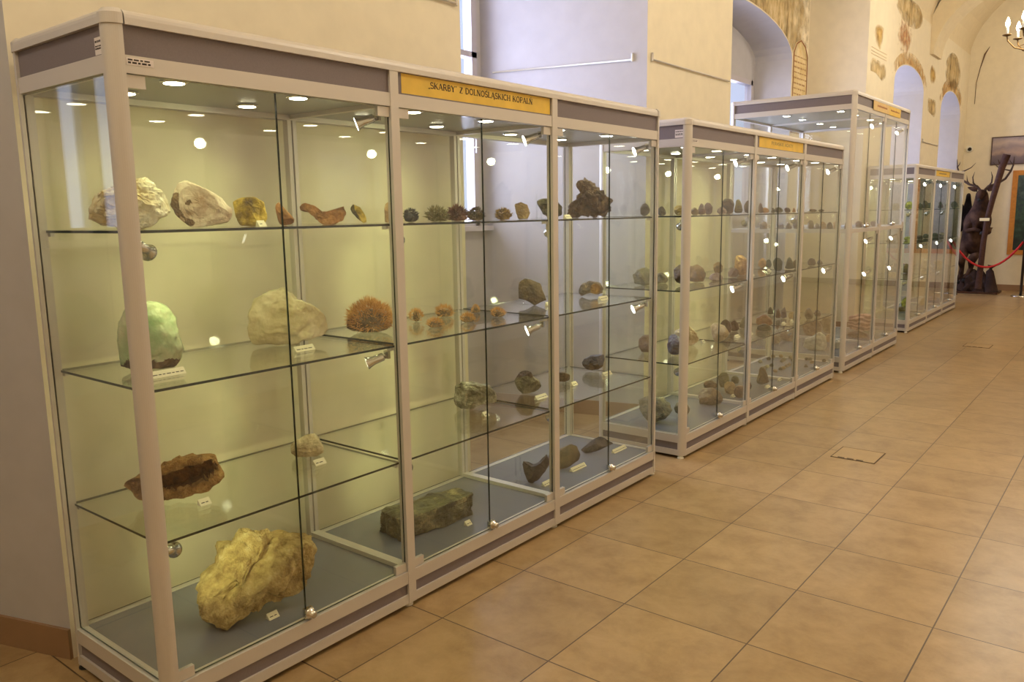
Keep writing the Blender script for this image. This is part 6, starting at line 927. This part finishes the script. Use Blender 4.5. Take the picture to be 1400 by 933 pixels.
# caption holders
def caption(x, y, z, w, label, h=.020):
    mb = MB(); mb.prism([(-.012, 0), (.012, 0), (-.006, h)], -w / 2, w / 2, 0, axis='y'); o = mb.build('caption_holder', PAPER); tag(o, label, 'caption', 'small caption holders before the minerals')
    k = MB(); rnd = random.Random(int(w * 1e4) + int(y * 1e3)); a = -w / 2 + .006
    while a < w / 2 - .012:
        ww = min(rnd.uniform(.008, .018), w / 2 - .006 - a)
        for f in (.45,):
            x_, z_ = .012 - .018 * f + .0006, h * f
            k.add([(x_ + .0016, a, z_ - .0018), (x_ + .0016, a + ww, z_ - .0018), (x_ - .0004, a + ww, z_ + .0006), (x_ - .0004, a, z_ + .0006)], [(0, 1, 2, 3)])
        a += ww + .004
    k.build('printed_line', INK, o); o.location = (x, y, z + .0006)
for a in [(-.198, .159, 1.056, .135, 'long cream caption holder before the pale green rock'), (-.219, .708, 1.056, .085, 'caption holder before the large cream quartz boulder'), (-.29, 2.36, 1.056, .08, 'caption holder before the brown rock on clear stand'), (-.201, 2.742, 1.056, .085, 'caption holder before the grey stone with orange hollow'),
    (-.225, .274, .596, .040, 'tiny caption below the hollow ochre rock'), (-.264, .783, .596, .052, 'small caption beside the cream stone at the back'), (-.22, 1.726, .596, .034, 'tiny caption below the white veined rock'), (-.219, 2.169, .596, .09, 'caption holder before the upright grey green stone'), (-.258, 2.531, .596, .046, 'caption beside the small brown block'), (-.258, 2.875, .596, .085, 'caption holder before the blue grey stone'),
    (-.124, .439, .151, .042, 'tiny caption before the huge yellow beige rock'), (-.134, 1.487, .151, .034, 'tiny caption before the long dark slab'), (-.165, 2.17, .151, .13, 'long caption holder before the boot shaped fossil'), (-.178, 2.45, .151, .135, 'long caption holder before the squarish fossil'), (-.172, 2.875, .151, .14, 'long caption holder before the slender fossil'),
    (-.24, 4.587, 1.056, .05, 'white caption before the round pinkish stone'), (-.17, 5.15, 1.056, .05, 'white caption before the orange stone with red spot'), (-.13, 4.70, 1.056, .06, 'white caption before the large pointed orange stone'), (-.20, 4.626, .596, .07, 'white caption below the dark tilted stone'), (-.17, 4.805, .596, .075, 'white caption below the grey pointed stone'), (-.30, 4.258, .596, .04, 'small white caption left of the shining polished half'),
    (-.19, 4.56, .151, .04, 'small white caption before the ochre block'), (-.23, 4.88, .151, .04, 'small white caption behind the tan cube'), (-.10, 5.02, .151, .07, 'white caption before the dark gold crystal rock'), (-.12, 5.35, .151, .09, 'long white caption at the start of the specimen rows'), (-.16, 5.493, .596, .06, 'white caption below the orange brown open stone'), (-.15, 5.659, .596, .05, 'white caption below the tall violet crystal'),
    (-.22, .56, 1.512, .03, 'tiny caption below the blocky yellow rock'), (-.18, 2.36, 1.512, .05, 'small caption below the dark olive rock')]: caption(*a)
# clear easels
def easel(x, y, z, h, label):
    o = empty('clear_easel', (x, y, z + .0006)); tag(o, label, 'stand', 'clear plastic easels')
    for s in (-.02, .02):
        mb = MB(); mb.box(-.003, .003, s - .003, s + .003, 0, h); mb.build('prong', ACRYL, o)
    mb = MB(); mb.box(-.035, .045, -.028, .028, 0, .004); mb.build('foot_plate', ACRYL, o)
easel(-.30, 2.07, .151, .14, 'clear easel beside the boot shaped fossil on the base'); easel(-.46, 2.36, 1.056, .10, 'clear easel under the brown pointed rock'); easel(-.34, 2.33, 1.512, .13, 'clear two pronged easel behind the dark olive rock')

# ------------------------------------------------------------------ chandeliers
def chandelier(x, y, z, label, hang, k=1.0):
    root = empty('chandelier', (x, y, z)); tag(root, label, 'chandelier', 'brass candle chandeliers')
    mb = MB(); mb.lathe([(.0, -.20), (.03, -.18), (.045, -.12), (.02, -.06), (.03, 0), (.05, .05), (.018, .10), (.014, .40), (.03, .44), (.0, .46)], 14); mb.tube([(0, 0, .44), (0, 0, hang)], .008, 6); mb.build('stem', BRASS, root)
    for i in range(8):
        t = 2 * PI * i / 8 + .2; c, s = math.cos(t), math.sin(t); P = lambda r, h: (r * c, r * s, h)
        mb = MB(); mb.tube([P(.03, -.06), P(.12, -.14), P(.24, -.17), P(.36, -.13), P(.43, -.05), P(.44, .0)], .008, 6)
        mb.tube([P(.08, -.10), P(.16, -.05), P(.26, -.10), P(.36, -.13)], .004, 5); mb.lathe([(.008, 0), (.045, .012), (.05, .02), (.012, .024)], 10, P(.44, 0)); a = mb.build('arm', BRASS, root)
        mb = MB(); mb.lathe([(.013, .02), (.013, .10)], 8, P(.44, 0)); mb.build('candle_sleeve', WHITEP, a)
        mb = MB(); mb.lathe([(.008, .10), (.022, .125), (.024, .15), (.014, .185), (.003, .21)], 10, P(.44, 0)); mb.build('candle_bulb', CANDLE, a)
    l = bpy.data.lights.new('chandelier_glow', 'POINT'); l.energy = CHAND_W * k; l.color = WARM; l.shadow_soft_size = .30
    o = bpy.data.objects.new('chandelier_glow', l); C.objects.link(o); o.parent = root; o.location = (0, 0, .28)
    return root
chandelier(1.12, 10.0, 3.44, 'lit candle chandelier at the upper right edge of the view', 2.2, .75)
for x, y, k in ((.7, -1.6, 1.35), (1.6, 3.2, 1.15), (1.7, 6.8, .75), (1.8, 13.9, .6)): chandelier(x, y, 3.75, 'unseen candle chandelier added to light the hall', 1.9, k)  # chandeliers out of view, added to light the hall and reflect in the glass
# ------------------------------------------------------------------ far end of the hall
# dome camera
mb = MB(); mb.lathe([(.062, 0), (.062, .02), (.05, .035)], 20, (-.61, YE, 2.58), axis=(0, -1, 0)); o = mb.build('dome_camera', WHITEP); tag(o, 'small round white dome camera high on the end wall', 'security camera')
mb = MB(); mb.lathe([(.034, .03), (.030, .05), (.016, .062), (.002, .066)], 16, (-.60, YE, 2.575), axis=(0, -1, 0)); mb.build('dome', BLACK, o)
# framed pictures
def picture(name, x0, x1, z0, z1, fw_, fm, canvas, label, t=.03):
    r = empty(name, ((x0 + x1) / 2, YE - t, (z0 + z1) / 2)); tag(r, label, 'picture'); w, h = (x1 - x0) / 2, (z1 - z0) / 2
    mb = MB()
    for a, b, c, d in ((-w, w, -h, -h + fw_), (-w, w, h - fw_, h), (-w, -w + fw_, -h + fw_, h - fw_), (w - fw_, w, -h + fw_, h - fw_)): mb.box(a, b, 0, t, c, d)
    mb.build('frame', fm, r); mb = MB(); mb.box(-w + fw_, w - fw_, .008, .014, -h + fw_, h - fw_); mb.build('canvas', canvas, r)
def landscape(name, stops, zs, noise_s):
    m, t, n, l = new_mat(name); b = n['Principled BSDF']; b.inputs['Roughness'].default_value = .4
    tc = n.new('ShaderNodeTexCoord'); no = n.new('ShaderNodeTexNoise'); no.inputs['Scale'].default_value = noise_s; no.inputs['Detail'].default_value = 6; l.new(tc.outputs['Object'], no.inputs['Vector'])
    sp = n.new('ShaderNodeSeparateXYZ'); l.new(tc.outputs['Generated'], sp.inputs[0])
    a = n.new('ShaderNodeMath'); a.operation = 'MULTIPLY_ADD'; a.inputs[1].default_value = zs; l.new(no.outputs['Fac'], a.inputs[0]); l.new(sp.outputs['Z'], a.inputs[2])
    s = n.new('ShaderNodeMath'); s.operation = 'SUBTRACT'; s.inputs[1].default_value = zs * .5; l.new(a.outputs[0], s.inputs[0])
    r = n.new('ShaderNodeValToRGB'); e = r.color_ramp.elements
    while len(e) > 1: e.remove(e[0])
    e[0].position = stops[0][0]; e[0].color = (*lin(stops[0][1]), 1)
    for p, c in stops[1:]:
        x = e.new(p); x.color = (*lin(c), 1)
    l.new(s.outputs[0], r.inputs['Fac']); l.new(r.outputs['Color'], b.inputs['Base Color']); return m
LS1 = landscape('hazy_landscape', [(0.0, (96, 84, 92)), (.30, (120, 104, 112)), (.45, (176, 150, 136)), (.6, (150, 134, 136)), (.8, (190, 170, 160)), (1, (150, 140, 150))], .5, 5)
LS2 = landscape('dark_forest', [(0.0, (18, 30, 26)), (.3, (30, 52, 40)), (.5, (52, 78, 62)), (.7, (34, 52, 58)), (1, (70, 90, 86))], 1.4, 9)
picture('landscape_picture', -.255, .75, 2.27, 2.765, .016, DWOOD, LS1, 'wide hazy landscape in a thin dark frame on end wall')
picture('forest_picture', .115, 1.25, .66, 2.16, .085, WOOD, LS2, 'dark green picture in an orange wooden frame, right edge')
# stanchions and rope
def stanchion(x, y, label):
    o = empty('rope_stanchion', (x, y, 0)); tag(o, label, 'stanchion', 'rope barrier posts')
    mb = MB(); mb.lathe([(.155, 0), (.155, .012), (.06, .03), (.02, .034)], 24); mb.build('base', CHROME, o)
    mb = MB(); mb.lathe([(.021, .03), (.021, .92), (.028, .93), (.028, .965), (.012, .985)], 14); mb.build('pole', plain('dark_post_%d' % int(y * 10), (66, 58, 56), .35, .6), o)
stanchion(.49, 15.05, 'dark barrier post on round chrome foot beside the stag'); stanchion(-.60, 14.90, 'dark barrier post hidden behind the farthest cabinet')
mb = MB(); A, B = Vector((-.575, 14.90, .93)), Vector((.465, 15.05, .93))
pts = [A.lerp(B, i / 16) - Vector((0, 0, .44 * (1 - (2 * i / 16 - 1) ** 2))) for i in range(17)]
mb.tube(pts, .018, 8); tag(mb.build('barrier_rope', RED), 'sagging red rope hung in front of the stag', 'rope')
# the standing stag
SX, SY = -.25, 15.42
def skin(name, verts, edges, radii, mat, parent=None, sub=2, root=0):
    me = bpy.data.meshes.new(name); me.from_pydata(verts, edges, []); me.materials.append(mat)
    o = bpy.data.objects.new(name, me); C.objects.link(o)
    sk = o.modifiers.new('skin', 'SKIN'); sk.use_smooth_shade = True
    for i, r in enumerate(radii):
        s = me.skin_vertices[0].data[i]; s.radius = (r if isinstance(r, tuple) else (r, r)); s.use_root = (i == root)
    ss = o.modifiers.new('subdivision', 'SUBSURF'); ss.levels = sub; ss.render_levels = sub
    if parent: o.parent = parent
    return o
def furmat(name, c1, c2, dark):
    m, t, n, l = new_mat(name); b = n['Principled BSDF']; b.inputs['Roughness'].default_value = .85; b.inputs['Specular IOR Level'].default_value = .15
    tc = n.new('ShaderNodeTexCoord'); no = n.new('ShaderNodeTexNoise'); no.inputs['Scale'].default_value = 5; no.inputs['Detail'].default_value = 8
    l.new(tc.outputs['Object'], no.inputs['Vector']); r = n.new('ShaderNodeValToRGB'); e = r.color_ramp.elements
    e[0].position = .35; e[0].color = (*lin(dark), 1); e[1].position = .66; e[1].color = (*lin(c2), 1); x = e.new(.5); x.color = (*lin(c1), 1)
    l.new(no.outputs['Fac'], r.inputs['Fac']); l.new(r.outputs['Color'], b.inputs['Base Color'])
    n2 = n.new('ShaderNodeTexNoise'); n2.inputs['Scale'].default_value = 70; l.new(tc.outputs['Object'], n2.inputs['Vector'])
    bu = n.new('ShaderNodeBump'); bu.inputs['Strength'].default_value = .6; bu.inputs['Distance'].default_value = .02; l.new(n2.outputs['Fac'], bu.inputs['Height']); l.new(bu.outputs['Normal'], b.inputs['Normal']); return m
FUR = furmat('stag_fur', (66, 46, 38), (96, 72, 58), (34, 24, 22))
DFUR = furmat('dark_feathers', (40, 34, 40), (66, 58, 66), (22, 18, 22))
ROOTM = plain('dark_root_wood', (52, 32, 24), .9, bump=.6, scale=20, var=.3)
base = empty('stag_pedestal', (SX, SY, 0)); tag(base, 'dark root and rock pedestal under the standing stag', 'pedestal')
mb = MB(); mb.box(-.30, .37, -.24, .30, 0, .035); mb.build('plinth', DWOOD, base)
mb = MB(); v, f = ICO[4]; so = Vector((1, 2, 3)); mb.add([tuple(Vector((a * .27, b * .22, max(0, c * .30))) * (1 + .35 * noise.fractal(Vector((a, b, c)) * 1.6 + so, 1, 2, 4)) + Vector((-.03, .02, .034))) for a, b, c in v], f); mb.build('mound', ROOTM, base)
mb = MB(); mb.tube([(-.22, -.12, .03), (-.20, -.10, .12), (-.18, -.05, .2)], [.09, .07, .03], 9); mb.tube([(.27, -.14, .03), (.25, -.13, .20), (.22, -.12, .40), (.24, -.12, .50)], [.11, .085, .06, .065], 9); mb.tube([(.20, -.10, .10), (.15, -.12, .30), (.06, -.12, .46)], [.05, .035, .02], 8); mb.build('root_stump', ROOTM, base)
V = [(-.12, .10, .86), (-.08, .06, 1.06), (-.045, .0, 1.25), (-.01, -.02, 1.45), (.0, -.04, 1.62), (.0, -.08, 1.79), (.0, -.19, 1.73), (.0, -.27, 1.66),
     (-.21, .02, .74), (-.26, -.06, .60), (-.25, .05, .44), (-.265, -.02, .30), (-.28, -.08, .22),
     (-.04, .02, .70), (-.08, -.10, .58), (-.10, .02, .44), (-.15, -.06, .31), (-.18, -.10, .25),
     (-.16, -.10, 1.24), (-.18, -.20, 1.10), (-.04, -.25, 1.14), (.06, -.25, 1.10),
     (.09, -.08, 1.24), (.16, -.15, 1.06), (.15, -.22, 1.17), (.13, -.235, 1.22),
     (-.12, .22, .86), (-.13, .27, .80)]
E_ = [(0, 1), (1, 2), (2, 3), (3, 4), (4, 5), (5, 6), (6, 7), (0, 8), (8, 9), (9, 10), (10, 11), (11, 12), (0, 13), (13, 14), (14, 15), (15, 16), (16, 17), (2, 18), (18, 19), (19, 20), (20, 21), (2, 22), (22, 23), (23, 24), (24, 25), (0, 26), (26, 27)]
RD = [(.165, .14), (.185, .16), (.205, .18), (.165, .15), (.125, .12), (.10, .10), (.072, .068), (.046, .042), .10, .075, .040, .030, .036, .10, .075, .040, .030, .036, .085, .052, .036, .03, .085, .052, .036, .03, .04, .02]
st = skin('stag', V, E_, RD, FUR); st.location = (SX, SY, 0); tag(st, 'stuffed brown stag standing upright on its hind legs', 'stag')
for s in (-1, 1):
    mb = MB(); v, f = ICO[3]; mb.add([(a * .085, b * .016 + .006 * a * a, c * .036 * (1 - .5 * a)) for a, b, c in v], f, 0, True); e = mb.build('ear', FUR, st); e.location = (s * .155, -.06, 1.845); e.rotation_euler = (0, -.35 if s > 0 else PI + .35, 0)
    mb = MB()
    mb.tube([(s * .035, -.04, 1.86), (s * .09, -.03, 1.93), (s * .22, -.01, 1.97), (s * .33, .0, 2.05), (s * .40, .02, 2.18), (s * .43, .02, 2.28), (s * .44, .0, 2.42)], [.024, .022, .020, .019, .017, .013, .004], 8)
    mb.tube([(s * .08, -.04, 1.91), (s * .14, -.11, 1.99), (s * .15, -.14, 2.09), (s * .125, -.14, 2.18)], [.015, .013, .010, .002], 7)
    mb.tube([(s * .20, -.02, 1.96), (s * .24, -.09, 2.03), (s * .25, -.11, 2.13)], [.013, .010, .002], 7)
    mb.tube([(s * .41, .02, 2.18), (s * .30, -.04, 2.21), (s * .20, -.06, 2.26), (s * .13, -.06, 2.34)], [.014, .011, .008, .002], 7)
    mb.tube([(s * .43, .02, 2.28), (s * .39, -.03, 2.33), (s * .38, -.04, 2.37)], [.010, .007, .002], 6)
    mb.build('antler', ANTLER, st).location = (0, 0, -.045)
    mb = MB(); mb.lathe([(.0, 0), (.012, .003), (.013, .010), (.004, .018)], 10, (s * .066, -.150, 1.80), axis=(s * .8, -.6, .1)); mb.build('eye', plain('glass_eye_%d' % (s + 1), (14, 10, 10), .1), st)
mb = MB(); mb.lathe([(.0, 0), (.028, .004), (.025, .014), (.004, .02)], 10, (0, -.31, 1.645), axis=(0, -1, -.2)); mb.build('nose', BLACK, st)
for p in ((-.28, -.09, .19), (-.18, -.11, .22), (.07, -.255, 1.07), (.125, -.245, 1.20)):
    mb = MB(); mb.lathe([(.034, -.03), (.03, .01), (.02, .03)], 8, p, axis=(0, .3, 1)); mb.build('hoof', BLACK, st)
mb = MB(); mb.tube([(.09, -.335, .10), (.10, -.335, .42), (.12, -.335, .93), (.15, -.335, 1.31), (.20, -.335, 1.62), (.26, -.34, 1.93), (.31, -.34, 2.18), (.37, -.345, 2.40)], [.055, .050, .044, .044, .046, .050, .054, .060], 10)
mb.tube([(.32, -.345, 2.20), (.27, -.37, 2.26), (.25, -.38, 2.32)], [.018, .012, .004], 6)
po = mb.build('wooden_pole', BARK); po.location = (SX, SY, 0); tag(po, 'tall leaning tree trunk held by the stag', 'pole')
mb = MB(); mb.box(-.075, .075, -.008, 0, -.025, .025); pl = mb.build('name_plate', PAPER); pl.location = (SX + .115, SY - .379, 1.31); tag(pl, 'small white plate on the trunk at the stag chest', 'name plate')
# dark stuffed bird behind the stag, half hidden by the far cabinet
bv = [(0, 0, 0), (.03, -.02, .14), (.02, -.03, .27), (-.03, -.08, .36), (-.07, -.14, .37), (.08, .06, -.16), (.14, .10, -.36)]
bd = skin('stuffed_bird', bv, [(0, 1), (1, 2), (2, 3), (3, 4), (0, 5), (5, 6)], [(.12, .11), (.11, .10), .06, .05, .018, (.07, .05), (.08, .02)], DFUR); bd.location = (-.545, 15.74, 1.36); bd.rotation_euler = (0, 0, .9); bd.scale = (.82, .82, 1.05); tag(bd, 'dark stuffed bird on a branch left of the stag', 'bird')
for s in (-1, 1):
    mb = MB(); v, f = ICO[3]; mb.add([(a * .03 + s * .10, b * .09, c * .24 - .03 + .02 * b) for a, b, c in v], f, 0, True); mb.build('wing', DFUR, bd)
mb = MB(); mb.tube([(0, 0, 0), (.02, .02, .6), (-.01, .0, 1.0), (.03, -.01, 1.28)], [.04, .03, .024, .02], 8); br = mb.build('bird_perch', BARK); br.location = (-.545, 15.76, 0); tag(br, 'thin branch post carrying the dark bird', 'perch')
